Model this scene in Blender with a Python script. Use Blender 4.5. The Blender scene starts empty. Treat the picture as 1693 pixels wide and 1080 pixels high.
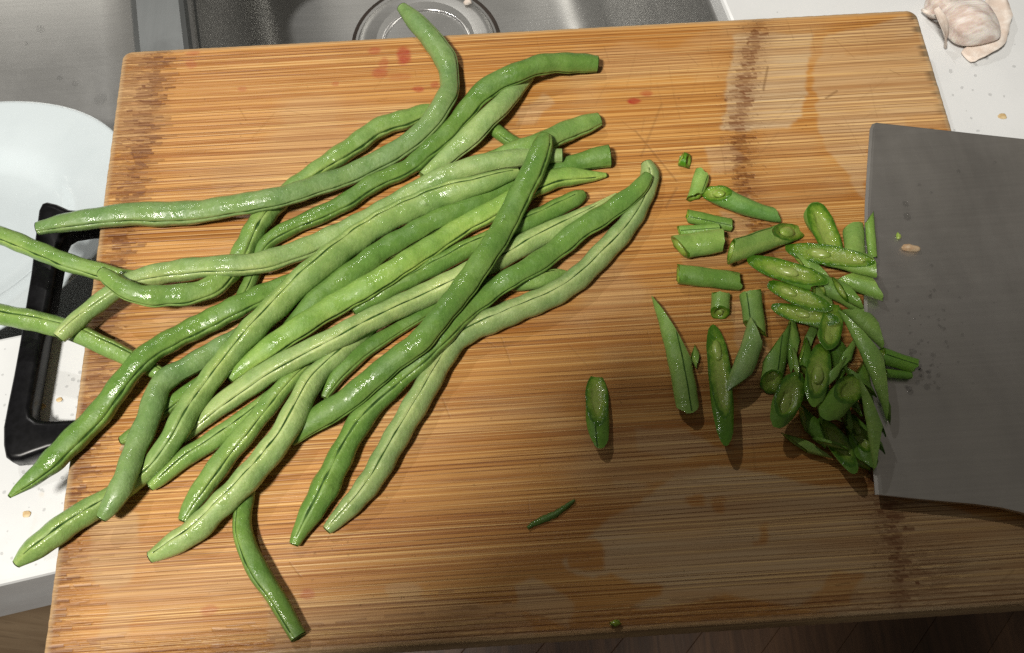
import bpy, bmesh, math, random
import numpy as np
from mathutils import Matrix, Vector

rng = np.random.default_rng(7)
random.seed(7)
SC = bpy.context.scene
COL = SC.collection

# ------------------------------------------------------------------ camera, world, lamps, exposure
# world frame: X along the far edge of the board, Y away from the viewer, Z up, board top at z = 0 (metres)
FPX = 1500.0; CX, CY = 846.5, 540.0; PW, PH = 1693, 1080
RC = np.array([[0.9979757024189584, -0.06347619328812602, -0.003907718904282152],
               [-0.059876229799689255, -0.9171153852327427, -0.3940992353131032],
               [0.02143209010715521, 0.393535440659474, -0.9190595859130094]])
CAM = np.array([0.17582025, -0.31599179, 0.36026214])
BW, BH = 0.40, 0.2903394186362067           # board size
ZC = -0.022                                  # counter top

cam_d = bpy.data.cameras.new('camera'); cam = bpy.data.objects.new('camera', cam_d); COL.objects.link(cam)
cam_d.sensor_width = 36.0; cam_d.lens = 36.0 * FPX / PW
cam_d.clip_start = 0.004; cam_d.clip_end = 50
m3 = np.array([RC[0], -RC[1], -RC[2]]).T
mw = Matrix.Identity(4)
for i in range(3):
    for j in range(3): mw[i][j] = m3[i, j]
    mw[i][3] = CAM[i]
cam.matrix_world = mw
SC.camera = cam

W = bpy.data.worlds.new("World"); SC.world = W; W.use_nodes = True
bgn = W.node_tree.nodes['Background']
bgn.inputs[0].default_value = (1.0, 0.92, 0.80, 1); bgn.inputs[1].default_value = 0.092

def lamp(name, loc, target, power, size, color):
    d = bpy.data.lights.new(name, 'AREA'); d.shape = 'DISK'; d.size = size; d.energy = power; d.color = color
    o = bpy.data.objects.new(name, d); COL.objects.link(o); o.location = loc
    o.rotation_euler = (Vector(target) - Vector(loc)).to_track_quat('-Z', 'Y').to_euler()
    return o
lamp('ceiling_lamp', (-0.42, -0.70, 1.50), (0.18, -0.14, 0), 37.5, 0.22, (1.0, 0.95, 0.87))
lamp('cupboard_lamp', (-0.20, 0.50, 0.85), (0.18, -0.12, 0), 2.4, 0.034, (1.0, 0.97, 0.92))
SC.view_settings.view_transform = 'Standard'; SC.view_settings.look = 'None'
SC.view_settings.exposure = 0.0; SC.view_settings.gamma = 1.0
SC.cycles.max_bounces = 8
SC.cycles.use_denoising = False

# ------------------------------------------------------------------ helpers
def ray(px, py):
    v = RC.T @ np.array([(px - CX) / FPX, (py - CY) / FPX, 1.0]); return v
def at(px, py, z=0.0):
    """the point at height z that the photograph shows at (px, py)"""
    v = ray(px, py); return CAM + v * ((z - CAM[2]) / v[2])
def mpp(p):
    """metres per photo pixel at the point p"""
    return float((RC @ (np.asarray(p) - CAM))[2]) / FPX

def link(name, me, mats=None, parent=None, smooth=True):
    o = bpy.data.objects.new(name, me); COL.objects.link(o)
    if mats is not None:
        for m in (mats if isinstance(mats, (list, tuple)) else [mats]): me.materials.append(m)
    if smooth and len(me.polygons):
        me.polygons.foreach_set('use_smooth', [True] * len(me.polygons))
    if parent is not None: o.parent = parent
    return o
def mesh(name, verts, faces):
    me = bpy.data.meshes.new(name)
    me.from_pydata([tuple(map(float, v)) for v in verts], [], faces); me.update()
    return me
def frombm(name, bm):
    bmesh.ops.recalc_face_normals(bm, faces=bm.faces[:])
    me = bpy.data.meshes.new(name); bm.to_mesh(me); bm.free(); return me
def tag(o, label=None, cat=None, group=None, kind=None):
    if label: o['label'] = label
    if cat: o['category'] = cat
    if group: o['group'] = group
    if kind: o['kind'] = kind
    return o
def empty(name, loc):
    o = bpy.data.objects.new(name, None); COL.objects.link(o); o.location = tuple(map(float, loc)); o.empty_display_size = 0.01
    return o
def adopt(ch, par):
    """parent a mesh built in world coordinates under an object standing elsewhere"""
    ch.parent = par; ch.matrix_parent_inverse = Matrix.Translation(par.location).inverted(); return ch
def attr(me, name, vals):
    a = me.attributes.new(name, 'FLOAT', 'POINT'); a.data.foreach_set('value', np.asarray(vals, dtype=np.float32).ravel())

def vnoise(x, y, seed):
    """smooth value noise in numpy"""
    r = np.random.default_rng(seed); T = r.random((256, 256))
    xi = np.floor(x).astype(int); yi = np.floor(y).astype(int); fx = x - xi; fy = y - yi
    fx = fx * fx * (3 - 2 * fx); fy = fy * fy * (3 - 2 * fy)
    a = T[xi % 256, yi % 256]; b = T[(xi + 1) % 256, yi % 256]; c = T[xi % 256, (yi + 1) % 256]; d = T[(xi + 1) % 256, (yi + 1) % 256]
    return (a * (1 - fx) + b * fx) * (1 - fy) + (c * (1 - fx) + d * fx) * fy
def fbm(x, y, seed, o=4):
    s = 0; a = .5; n = 0
    for k in range(o): s = s + a * vnoise(x * 2 ** k, y * 2 ** k, seed + k); n += a; a *= .5
    return s / n

# node helpers
class NT:
    def __init__(self, name):
        self.m = bpy.data.materials.new(name); self.m.use_nodes = True; self.t = self.m.node_tree
        self.b = self.t.nodes['Principled BSDF']
    def n(self, typ, **kw):
        x = self.t.nodes.new(typ)
        for k, v in kw.items(): setattr(x, k, v)
        return x
    def put(self, sock, v):
        if isinstance(v, bpy.types.NodeSocket): self.t.links.new(v, sock)
        else: sock.default_value = v
    def p(self, name, v): self.put(self.b.inputs[name], v)
    def math(self, op, a, b=0.5, c=None, clamp=False):
        x = self.n('ShaderNodeMath', operation=op, use_clamp=clamp); self.put(x.inputs[0], a); self.put(x.inputs[1], b)
        if c is not None: self.put(x.inputs[2], c)
        return x.outputs[0]
    def mix(self, f, a, b, blend='MIX'):
        x = self.n('ShaderNodeMix', data_type='RGBA', blend_type=blend)
        self.put(x.inputs[0], f); self.put(x.inputs[6], a); self.put(x.inputs[7], b); return x.outputs[2]
    def ramp(self, v, lo, hi, a=0.0, b=1.0):
        x = self.n('ShaderNodeMapRange', interpolation_type='SMOOTHSTEP')
        self.put(x.inputs[0], v); x.inputs[1].default_value = lo; x.inputs[2].default_value = hi; x.inputs[3].default_value = a; x.inputs[4].default_value = b
        return x.outputs[0]
    def coord(self, out='Object', scale=(1, 1, 1), rot=(0, 0, 0)):
        c = self.n('ShaderNodeTexCoord'); mp = self.n('ShaderNodeMapping')
        mp.inputs['Scale'].default_value = scale; mp.inputs['Rotation'].default_value = rot
        self.t.links.new(c.outputs[out], mp.inputs[0]); return mp.outputs[0]
    def noise(self, vec, scale, detail=3, rough=.55, dist=0.0):
        x = self.n('ShaderNodeTexNoise'); self.put(x.inputs['Vector'], vec)
        x.inputs['Scale'].default_value = scale; x.inputs['Detail'].default_value = detail
        x.inputs['Roughness'].default_value = rough; x.inputs['Distortion'].default_value = dist
        return x.outputs[0]
    def attr(self, name, out='Fac'):
        x = self.n('ShaderNodeAttribute', attribute_name=name); return x.outputs[out]
    def bump(self, h, strength, dist=0.001, normal=None):
        x = self.n('ShaderNodeBump'); self.put(x.inputs['Height'], h); x.inputs['Strength'].default_value = strength
        x.inputs['Distance'].default_value = dist
        if normal is not None: self.put(x.inputs['Normal'], normal)
        return x.outputs[0]

# ------------------------------------------------------------------ materials
def mat_board():
    s = NT('bamboo')
    wet = s.attr('wet'); node = s.attr('node'); red = s.attr('red'); scr = s.attr('scratch'); burn = s.attr('burn'); edge = s.attr('edge')
    c1 = s.coord(scale=(5, 980, 1)); c2 = s.coord(scale=(14, 1900, 1)); c3 = s.coord(scale=(2, 170, 1)); c4 = s.coord(scale=(110, 1000, 1))
    n1 = s.noise(c1, 1, 3, .65, .1); n2 = s.noise(c2, 1, 2, .6); n3 = s.noise(c3, 1, 2, .5); n4 = s.noise(c4, 1, 4, .7, .8)
    # narrow glued strips, about 2 mm each, with a thin dark joint and a tone of their own
    sp = s.n('ShaderNodeSeparateXYZ'); s.put(sp.inputs[0], s.n('ShaderNodeTexCoord').outputs['Object'])
    warp = s.noise(s.coord(scale=(4, 60, 1)), 1, 2, .5)
    yy = s.math('ADD', s.math('MULTIPLY', sp.outputs[1], 540.0), s.math('MULTIPLY', warp, 2.2))
    idx = s.math('FLOOR', yy); fr = s.math('FRACT', yy)
    def white(k):
        x = s.n('ShaderNodeTexWhiteNoise', noise_dimensions='1D'); s.put(x.inputs['W'], s.math('ADD', idx, k)); return x.outputs[0]
    cb = s.n('ShaderNodeCombineXYZ'); s.put(cb.inputs[0], s.math('MULTIPLY', sp.outputs[0], 17.0)); s.put(cb.inputs[1], s.math('MULTIPLY', idx, 7.31))
    along = s.noise(cb.outputs[0], 1, 3, .6)
    tone = s.math('ADD', s.math('MULTIPLY', white(.5), .22), s.math('ADD', s.math('MULTIPLY', n1, .45), s.math('MULTIPLY', along, .36)))
    jd = s.math('ABSOLUTE', s.math('SUBTRACT', fr, .5))
    joint = s.math('MULTIPLY', s.ramp(jd, .30, .44), s.math('MULTIPLY', s.ramp(white(9.5), .15, .85, .30, 1.0), s.ramp(along, .38, .58, .25, 1.0)))
    wetc = s.mix(s.ramp(tone, .28, .78), (0.34, 0.122, 0.018, 1), (0.61, 0.312, 0.080, 1))
    dryc = s.mix(s.ramp(tone, .28, .78), (0.42, 0.265, 0.13, 1), (0.63, 0.47, 0.28, 1))
    base = s.mix(wet, dryc, wetc)
    base = s.mix(s.ramp(n3, .40, .7, 0, .25), base, s.mix(1.0, base, (0.82, 0.68, 0.52, 1), 'MULTIPLY'))
    lines = s.ramp(n2, .54, .68)
    dk = s.math('MAXIMUM', s.math('MULTIPLY', lines, .50), s.math('MULTIPLY', joint, .90))
    base = s.mix(dk, base, s.mix(1.0, base, (0.34, 0.20, 0.10, 1), 'MULTIPLY'))
    br = s.math('MULTIPLY', s.ramp(s.noise(s.coord(scale=(5, 1500, 1)), 1, 2, .5), .54, .64, 0, .60), s.math('SUBTRACT', 1.0, dk))
    base = s.mix(br, base, (0.79, 0.52, 0.205, 1))
    # node bands: broken dark dashes
    nd = s.math('MULTIPLY', node, s.ramp(n4, .42, .54), clamp=True)
    nd = s.math('MAXIMUM', nd, s.attr('dash'))
    base = s.mix(s.math('MULTIPLY', nd, .95), base, s.mix(wet, (0.17, 0.062, 0.020, 1), (0.115, 0.034, 0.008, 1)))
    base = s.mix(s.math('MULTIPLY', red, 1.15, clamp=True), base, (0.34, 0.035, 0.018, 1))
    base = s.mix(s.math('MULTIPLY', scr, .7), base, (0.16, 0.075, 0.025, 1))
    base = s.mix(s.math('MULTIPLY', burn, .85), base, (0.05, 0.032, 0.02, 1))
    base = s.mix(s.math('MULTIPLY', edge, .65), base, s.mix(s.ramp(n1, .3, .7), (0.40, 0.29, 0.16, 1), (0.56, 0.42, 0.25, 1)))
    s.p('Base Color', base)
    s.p('Roughness', s.math('SUBTRACT', .62, s.math('MULTIPLY', wet, .22)))
    s.p('Specular IOR Level', .35)
    h = s.math('ADD', s.math('MULTIPLY', tone, .4), s.math('SUBTRACT', s.math('MULTIPLY', n2, .35), s.math('ADD', s.math('MULTIPLY', dk, .5), s.math('MULTIPLY', nd, .8))))
    h = s.math('SUBTRACT', h, s.math('MULTIPLY', scr, .6))
    s.p('Normal', s.bump(h, .55, .0006))
    return s.m

def mat_bean():
    s = NT('bean_skin')
    oi = s.n('ShaderNodeObjectInfo'); col = oi.outputs['Color']
    rnd = s.math('MULTIPLY', oi.outputs['Random'], 37.0)
    co = s.n('ShaderNodeTexCoord').outputs['Object']
    mp = s.n('ShaderNodeVectorMath', operation='ADD'); s.put(mp.inputs[0], co); cb = s.n('ShaderNodeCombineXYZ'); s.put(cb.inputs[0], rnd); s.put(cb.inputs[1], rnd); s.put(mp.inputs[1], cb.outputs[0])
    v = mp.outputs[0]
    nl = s.noise(v, 55, 3, .6); nm = s.noise(v, 210, 4, .65); nf = s.noise(v, 1100, 3, .6)
    c = s.mix(s.ramp(nl, .3, .72, 0, .75), col, s.mix(1, col, (1.55, 1.32, 1.35, 1), 'MULTIPLY'))
    c = s.mix(s.ramp(nm, .42, .70, 0, .55), c, s.mix(1, c, (0.66, 0.74, 0.60, 1), 'MULTIPLY'))
    c = s.mix(s.ramp(nf, .52, .70, 0, .33), c, s.mix(1, c, (1.6, 1.4, 1.9, 1), 'MULTIPLY'))
    su = s.attr('suture')
    c = s.mix(s.math('MULTIPLY', su, .55), c, s.mix(1, c, (1.75, 1.42, 1.55, 1), 'MULTIPLY'))
    bl = s.noise(v, 140, 2, .5)
    c = s.mix(s.ramp(bl, .70, .78, 0, .45), c, s.mix(1, c, (.50, .52, .40, 1), 'MULTIPLY'))
    s.p('Base Color', c)
    w = s.ramp(s.noise(v, 90, 3, .65), .41, .55)
    s.p('Roughness', s.math('SUBTRACT', .56, s.math('MULTIPLY', w, .42)))
    s.p('Specular IOR Level', .42)
    s.p('Subsurface Weight', .08); s.p('Subsurface Radius', (.4, .8, .2)); s.p('Subsurface Scale', .002)
    wrinkle = s.noise(v, 560, 3, .65)
    h = s.math('ADD', s.math('MULTIPLY', wrinkle, .8), s.math('MULTIPLY', s.noise(v, 130, 2, .5), .9))
    s.p('Normal', s.bump(h, .6, .0007))
    return s.m

def mat_simple(name, a, b, scale=80, rough=.5, spec=.5, bump=0.0, metal=0.0, stretch=(1, 1, 1), rot=(0, 0, 0), lo=.35, hi=.65, bscale=None, r2=None, sss=0.0):
    s = NT(name); v = s.coord(scale=stretch, rot=rot); n = s.noise(v, scale, 4, .6)
    s.p('Base Color', s.mix(s.ramp(n, lo, hi), (*a, 1), (*b, 1)))
    s.p('Roughness', rough if r2 is None else s.ramp(n, lo, hi, rough, r2))
    s.p('Specular IOR Level', spec); s.p('Metallic', metal)
    if sss: s.p('Subsurface Weight', sss); s.p('Subsurface Radius', (.5, 1, .25)); s.p('Subsurface Scale', .002)
    if bump: s.p('Normal', s.bump(s.noise(v, bscale or scale * 2, 3, .6), bump, .0006))
    return s.m

def mat_steel(name, base, rough, brush=(700, 6, 6), smudge=.25, rot=(0, 0, 0), bump=.06, metal=.85):
    s = NT(name); v = s.coord(scale=brush, rot=rot); n = s.noise(v, 1, 3, .6)
    sm = s.noise(s.coord(), 22, 5, .65, .4); fine = s.noise(s.coord(), 600, 2, .5)
    c = s.mix(s.ramp(n, .3, .7), (*[x * .96 for x in base], 1), (*[x * 1.03 for x in base], 1))
    c = s.mix(s.ramp(sm, .42, .68, 0, smudge), c, (*[x * .72 for x in base], 1))
    c = s.mix(s.ramp(fine, .62, .72, 0, .07), c, (*[x * 1.35 for x in base], 1))
    if name == 'blade_steel':
        big = s.noise(s.coord(scale=(26, 7, 1), rot=(0, 0, .35)), 1, 4, .6, .8); c = s.mix(s.ramp(big, .30, .72), s.mix(1, c, (.88, .88, .88, 1), 'MULTIPLY'), s.mix(1, c, (1.10, 1.10, 1.09, 1), 'MULTIPLY'))
    s.p('Base Color', c); s.p('Metallic', metal)
    s.p('Roughness', s.math('ADD', rough, s.ramp(sm, .3, .75, -.03, .06)))
    s.p('Normal', s.bump(n, bump, .0004))
    return s.m

def mat_counter():
    s = NT('white_counter'); v = s.coord()
    n = s.noise(v, 14, 4, .6); f = s.noise(v, 700, 2, .5); st = s.noise(v, 30, 3, .6, .5)
    c = s.mix(s.ramp(n, .3, .7), (0.64, 0.655, 0.66, 1), (0.70, 0.715, 0.72, 1))
    c = s.mix(s.ramp(f, .66, .72, 0, .25), c, (0.60, 0.60, 0.58, 1))
    c = s.mix(s.ramp(st, .69, .76, 0, .35), c, (0.60, 0.50, 0.36, 1))
    s.p('Base Color', c); s.p('Roughness', s.ramp(n, .35, .65, .22, .42)); s.p('Specular IOR Level', .45)
    s.p('Normal', s.bump(s.noise(v, 160, 3, .6), .06, .0008))
    return s.m

def mat_wood(name, a, b, stretch, rot=(0, 0, 0), rough=.5):
    s = NT(name); v = s.coord(scale=stretch, rot=rot); n = s.noise(v, 1, 4, .65, .5); g = s.noise(s.coord(scale=tuple(x * 4 for x in stretch), rot=rot), 1, 2, .6)
    c = s.mix(s.ramp(n, .3, .7), (*a, 1), (*b, 1)); c = s.mix(s.ramp(g, .55, .75, 0, .5), c, (*[x * .5 for x in a], 1))
    oi = s.n('ShaderNodeObjectInfo').outputs['Color']
    s.p('Base Color', s.mix(1.0, c, oi, 'MULTIPLY')); s.p('Roughness', rough); s.p('Normal', s.bump(g, .2, .0005)); return s.m

def mat_flesh():
    s = NT('bean_flesh'); v = s.coord(); k = s.attr('depth')       # 0 at the skin, 1 at the middle of the cut
    n = s.noise(v, 420, 3, .6)
    k = s.math('ADD', k, s.math('MULTIPLY', s.math('SUBTRACT', s.noise(v, 260, 3, .6), .5), .9))
    rim = (0.055, 0.155, 0.008, 1); wall = (0.19, 0.32, 0.034, 1); cav = (0.30, 0.40, 0.085, 1)
    c = s.mix(s.ramp(k, .08, .50), rim, wall); c = s.mix(s.ramp(k, .35, .9), c, cav)
    c = s.mix(s.ramp(n, .45, .7, 0, .35), c, s.mix(1, c, (.55, .65, .45, 1), 'MULTIPLY'))
    s.p('Base Color', c); s.p('Roughness', s.ramp(n, .4, .6, .10, .32)); s.p('Specular IOR Level', .5)
    s.p('Subsurface Weight', .15); s.p('Subsurface Radius', (.5, 1, .2)); s.p('Subsurface Scale', .002)
    s.p('Normal', s.bump(n, .8, .0008)); return s.m

def mat_water():
    s = NT('water'); s.p('Base Color', (1, 1, 1, 1)); s.p('Roughness', .03); s.p('IOR', 1.33); s.p('Alpha', .07); s.p('Base Color', (.03, .03, .03, 1)); return s.m

M = dict(
    board=mat_board(), bean=mat_bean(), flesh=mat_flesh(), water=mat_water(), counter=mat_counter(),
    seam=mat_simple('bean_seam', (0.018, 0.052, 0.007), (0.055, 0.120, 0.022), 260, .7, .15),
    seed=mat_simple('bean_seed', (0.24, 0.36, 0.055), (0.38, 0.48, 0.13), 220, .25, .5, .1, sss=.15),
    cutend=mat_simple('bean_cut_end', (0.055, 0.13, 0.014), (0.16, 0.26, 0.05), 500, .4, .4, .3),
    sink=mat_steel('sink_steel', (0.42, 0.42, 0.41), .39, (8, 420, 60), .16, (0, 0, .166)),
    divider=mat_steel('sink_deck_steel', (0.20, 0.21, 0.21), .5, (300, 9, 9), .3, (0, 0, .166)),
    drain=mat_steel('drain_steel', (0.80, 0.80, 0.80), .16, (40, 40, 40), .2),
    blade=mat_steel('blade_steel', (0.62, 0.595, 0.56), .38, (6, 520, 6), .14, (0, 0, .06), .02, .95),
    black=mat_simple('black_plastic', (0.003, 0.003, 0.0035), (0.006, 0.006, 0.007), 300, .30, .22, .03),
    china=mat_simple('white_china', (0.58, 0.65, 0.68), (0.61, 0.68, 0.71), 20, .14, .5),
    garlic=mat_simple('garlic_skin', (0.56, 0.44, 0.38), (0.76, 0.71, 0.66), 90, .55, .4, .8, stretch=(1, 3, 1), bscale=220, sss=.1),
    husk=mat_simple('garlic_husk', (0.66, 0.55, 0.47), (0.85, 0.80, 0.74), 90, .55, .3, .4, bscale=260),
    crumb=mat_simple('crumb', (0.42, 0.27, 0.15), (0.60, 0.46, 0.30), 300, .6),
    stainm=mat_simple('stain', (0.52, 0.36, 0.17), (0.66, 0.52, 0.30), 300, .5),
    cabinet=mat_wood('cabinet_wood', (0.40, 0.28, 0.165), (0.52, 0.38, 0.235), (60, 60, 5)),
    floor=mat_wood('floor_wood', (0.05, 0.024, 0.011), (0.10, 0.05, 0.023), (70, 5, 5), (0, 0, -0.79)),
    dark=mat_simple('dark_gap', (0.02, 0.015, 0.01), (0.03, 0.02, 0.015), 50, .8),
    knifewood=mat_wood('handle_wood', (0.10, 0.05, 0.025), (0.17, 0.09, 0.045), (8, 90, 90)),
    cloth=mat_simple('dark_cloth', (0.03, 0.03, 0.035), (0.06, 0.06, 0.07), 400, .9, .2, .3),
    skin=mat_simple('skin', (0.46, 0.27, 0.19), (0.54, 0.33, 0.24), 60, .5),
    hair=mat_simple('hair', (0.012, 0.010, 0.009), (0.03, 0.024, 0.02), 200, .45, stretch=(1, 8, 1)),
    glass=mat_simple('phone_glass', (0.01, 0.01, 0.012), (0.02, 0.02, 0.024), 50, .08),
)

# ------------------------------------------------------------------ counter, sink, floor
ANG = math.radians(9.6); U = np.array([math.cos(ANG), math.sin(ANG), 0]); V = np.array([-math.sin(ANG), math.cos(ANG), 0])
O0 = at(10, 556, ZC)
def uv(u, v, z): p = O0 + U * u + V * v; return np.array([p[0], p[1], z])
VF = -0.1125; UR = 0.381; UD0, UD1 = 0.0647, 0.0957; UL = -0.36; VB = 0.42
def rrect(u0, u1, v0, v1, r, z, n=8):
    pts = []
    for (cu, cv, a0) in ((u1 - r, v1 - r, 0), (u0 + r, v1 - r, 90), (u0 + r, v0 + r, 180), (u1 - r, v0 + r, 270)):
        for k in range(n + 1):
            a = math.radians(a0 + 90 * k / n); pts.append(uv(cu + r * math.cos(a), cv + r * math.sin(a), z))
    return pts
def loft(rings, closed=True, cap_last=False, cap_first=False):
    n = len(rings[0]); vs = [p for r in rings for p in r]; fs = []
    for i in range(len(rings) - 1):
        for k in range(n if closed else n - 1):
            k2 = (k + 1) % n
            fs.append((i * n + k, i * n + k2, (i + 1) * n + k2, (i + 1) * n + k))
    if cap_last: fs.append(tuple(range((len(rings) - 1) * n, len(rings) * n)))
    if cap_first: fs.append(tuple(reversed(range(n))))
    return vs, fs
# counter slab with the sink cut-out
inner = rrect(UL, UR, 0, VB, .02, ZC, 10)
def outer_loop(z, lip=0.0):
    """outer edge of the slab, point for point beside the cut-out"""
    u0, u1, v0, v1 = -1.0, 1.5, VF + lip, .75; out = []
    for (iu, iv, ou, ov, first) in ((UR, VB, u1, v1, 0), (UL, VB, u0, v1, 1), (UL, 0, u0, v0, 0), (UR, 0, u1, v0, 1)):
        su = UR - .02 if iu == UR else UL + .02; sv = VB - .02 if iv == VB else .02
        a, b = ((ou, sv), (su, ov)) if first == 0 else ((su, ov), (ou, sv))
        for k in range(11):
            t = k / 5
            q = (a[0] + (ou - a[0]) * t, a[1] + (ov - a[1]) * t) if t <= 1 else (ou + (b[0] - ou) * (t - 1), ov + (b[1] - ov) * (t - 1))
            out.append(uv(q[0], q[1], z))
    return out
def ring_in(dz, off):
    return rrect(UL - off, UR + off, -off, VB + off, .02 + max(off, 0), ZC + dz, 10)
rings = [ring_in(-.012, 0), ring_in(-.002, 0), ring_in(-.0006, .0008), ring_in(0, .002), outer_loop(ZC, .002),
         outer_loop(ZC - .0007, .0006), outer_loop(ZC - .002), outer_loop(ZC - .058), outer_loop(ZC - .058, .02)]
vs, fs = loft(rings)
bm = bmesh.new(); bvs = [bm.verts.new(v) for v in vs]
for f in fs: bm.faces.new([bvs[i] for i in f])
# square the front corners of the outer loop by adding the missing long front line
o = link('countertop', frombm('countertop', bm), M['counter'], smooth=False)
tag(o, 'white stone countertop round the sink with a thick front edge', 'countertop', kind='structure')

sink = empty('sink', uv(0, .2, ZC - .1)); tag(sink, 'double bowl stainless steel sink behind and under the board', 'sink')
def bowl(u0, u1, depth, rf):
    rings = []
    z0 = ZC - .012
    rings.append(rrect(u0 - .004, u1 + .004, -.004, VB + .004, .03, z0, 8))
    rings.append(rrect(u0, u1, 0, VB, .03, z0 - .001, 8))
    rings.append(rrect(u0 + .002, u1 - .002, .002, VB - .002, .03, z0 - .004, 8))
    zf = ZC - depth; tp = .008
    rings.append(rrect(u0 + tp, u1 - tp, tp, VB - tp, .03 + tp, zf + rf, 8))
    for k in range(1, 7):
        a = math.pi / 2 * k / 6; q = tp + rf * (1 - math.cos(a))
        rings.append(rrect(u0 + q, u1 - q, q, VB - q, .03 + q * .8, zf + rf * (1 - math.sin(a)), 8))
    q = tp + rf
    for f in (.66, .33):
        cu, cv = (u0 + u1) / 2, VB / 2; hu, hv = (u1 - u0) / 2 - q, VB / 2 - q
        rings.append(rrect(cu - hu * f, cu + hu * f, cv - hv * f, cv + hv * f, .02, zf - .004 * (1 - f), 8))
    return loft(rings, cap_last=True)
vs, fs = bowl(UL, UD0, .115, .045); adopt(link('bowl', mesh('bowl', vs, fs), M['sink']), sink)
vs, fs = bowl(UD1, UR, .205, .03); adopt(link('bowl', mesh('bowl', vs, fs), M['sink']), sink)
# divider deck
prof = [(UD0 - .003, -.020), (UD0, -.013), (UD0 + .0015, -.0105), (UD0 + .004, -.0095), (UD1 - .004, -.0095), (UD1 - .0015, -.0105), (UD1, -.013), (UD1 + .003, -.020)]
rings = [[uv(u, v, ZC + z) for (u, z) in prof] for v in (.001, VB - .001)]
vs, fs = loft(rings, closed=False); adopt(link('divider', mesh('divider', vs, fs), M['divider'], smooth=False), sink)
# drain: turned profile
dc = at(705, 73, ZC - .206)
def lathe(c, prof, n=64):
    rings = [[c + np.array([r * math.cos(2 * math.pi * k / n), r * math.sin(2 * math.pi * k / n), z]) for k in range(n)] for r, z in prof]
    return loft(rings)
vs, fs = lathe(dc, [(.061, .0008), (.0595, .0016), (.058, -.0012), (.0565, -.0012), (.0555, .0004)], 64)
dr = adopt(link('drain', mesh('drain', vs, fs), M['dark']), sink)
vs, fs = lathe(dc, [(.0562, .0002), (.0550, .0016), (.050, .0012), (.0375, -.0015)], 64)
adopt(link('drain_flange', mesh('drain_flange', vs, fs), M['sink']), sink)
vs, fs = lathe(dc, [(.0376, -.0018), (.0372, .0006), (.0358, .0016), (.0344, .0006), (.0338, -.004), (.0334, -.014)], 64)
adopt(link('drain_rim', mesh('drain_rim', vs, fs), M['drain']), sink)
vs, fs = lathe(dc, [(.0336, -.012), (.0315, -.0085), (.0285, -.0085), (.027, -.012)], 48)
adopt(link('rubber_gasket', mesh('rubber_gasket', vs, fs), M['black']), sink)
vs, fs = lathe(dc, [(.0272, -.012), (.0262, -.004), (.0245, -.0022), (.0225, -.004), (.0215, -.011)], 64)
adopt(link('strainer_rim', mesh('strainer_rim', vs, fs), M['drain']), sink)
vs, fs = lathe(dc, [(.0216, -.010), (.018, -.013), (.008, -.014), (.0072, -.006), (.005, -.004), (.0008, -.0035)], 48)
adopt(link('strainer_basket', mesh('strainer_basket', vs, fs), M['blade']), sink)
for k in range(10):
    a = 2 * math.pi * k / 10; bm = bmesh.new()
    bmesh.ops.create_uvsphere(bm, u_segments=8, v_segments=5, radius=.0022)
    me = frombm('drain_hole', bm); h = link('drain_hole', me, M['dark']); h.location = tuple(dc + np.array([.0155 * math.cos(a), .0155 * math.sin(a), -.0095])); adopt(h, sink); 

# base cabinet below the counter
def box_pts(u0, u1, v0, v1, z0, z1):
    return [uv(u0, v0, z0), uv(u1, v0, z0), uv(u1, v1, z0), uv(u0, v1, z0), uv(u0, v0, z1), uv(u1, v0, z1), uv(u1, v1, z1), uv(u0, v1, z1)]
BF = [(0, 3, 2, 1), (4, 5, 6, 7), (0, 1, 5, 4), (1, 2, 6, 5), (2, 3, 7, 6), (3, 0, 4, 7)]
def box(name, pts, mat, bev=.002, parent=None):
    bm = bmesh.new(); v = [bm.verts.new(p) for p in pts]
    for f in BF: bm.faces.new([v[i] for i in f])
    bmesh.ops.bevel(bm, geom=bm.edges[:], offset=bev, segments=2, affect='EDGES', profile=.6)
    o = link(name, frombm(name, bm), mat, smooth=False)
    return adopt(o, parent) if parent is not None else o
cab = empty('base_cabinet', uv(0, VF + .05, -.87)); tag(cab, 'brown wooden base cabinet below the white counter edge', 'cabinet')
box('carcass', box_pts(-1.0, 1.5, VF + .048, -.02, -.80, ZC - .0585), M['dark'], .001, cab)
for k in range(5):
    d = box('door', box_pts(-.98 + .48 * k, -.504 + .48 * k, VF + .028, VF + .046, -.79, ZC - .075), M['cabinet'], .002, cab); d.color = (1, 1, 1, 1)
# wooden floor
zf = -.87
vs = [(-3, -3, zf - .012), (3.5, -3, zf - .012), (3.5, 2.5, zf - .012), (-3, 2.5, zf - .012)]
fl = link('floor', mesh('floor', vs, [(0, 1, 2, 3)]), M['dark'], smooth=False); tag(fl, 'brown wooden plank floor seen past the board', 'floor', kind='structure')
pd = np.array([math.cos(.785), math.sin(.785), 0]); pn = np.array([-pd[1], pd[0], 0])
base = at(1415, 1035, zf)
tones = [(1, 1, 1), (.72, .70, .68), (1.25, 1.3, 1.4), (.85, .85, .85), (1.05, 1, .95), (.7, .72, .75), (.95, .95, .95), (1.15, 1.1, 1.05)]
for k in range(-9, 12):
    a0 = k * .072; a1 = a0 + .0719
    pts = [base + pd * l - pn * a + np.array([0, 0, z]) for z in (-.011, 0) for (l, a) in ((-1.4, a0), (1.2, a0), (1.2, a1), (-1.4, a1))]
    p = box('plank', pts, M['floor'], .001, fl); p.color = (*(.55 + .45 * np.array(tones[k % 8])), 1)

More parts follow.
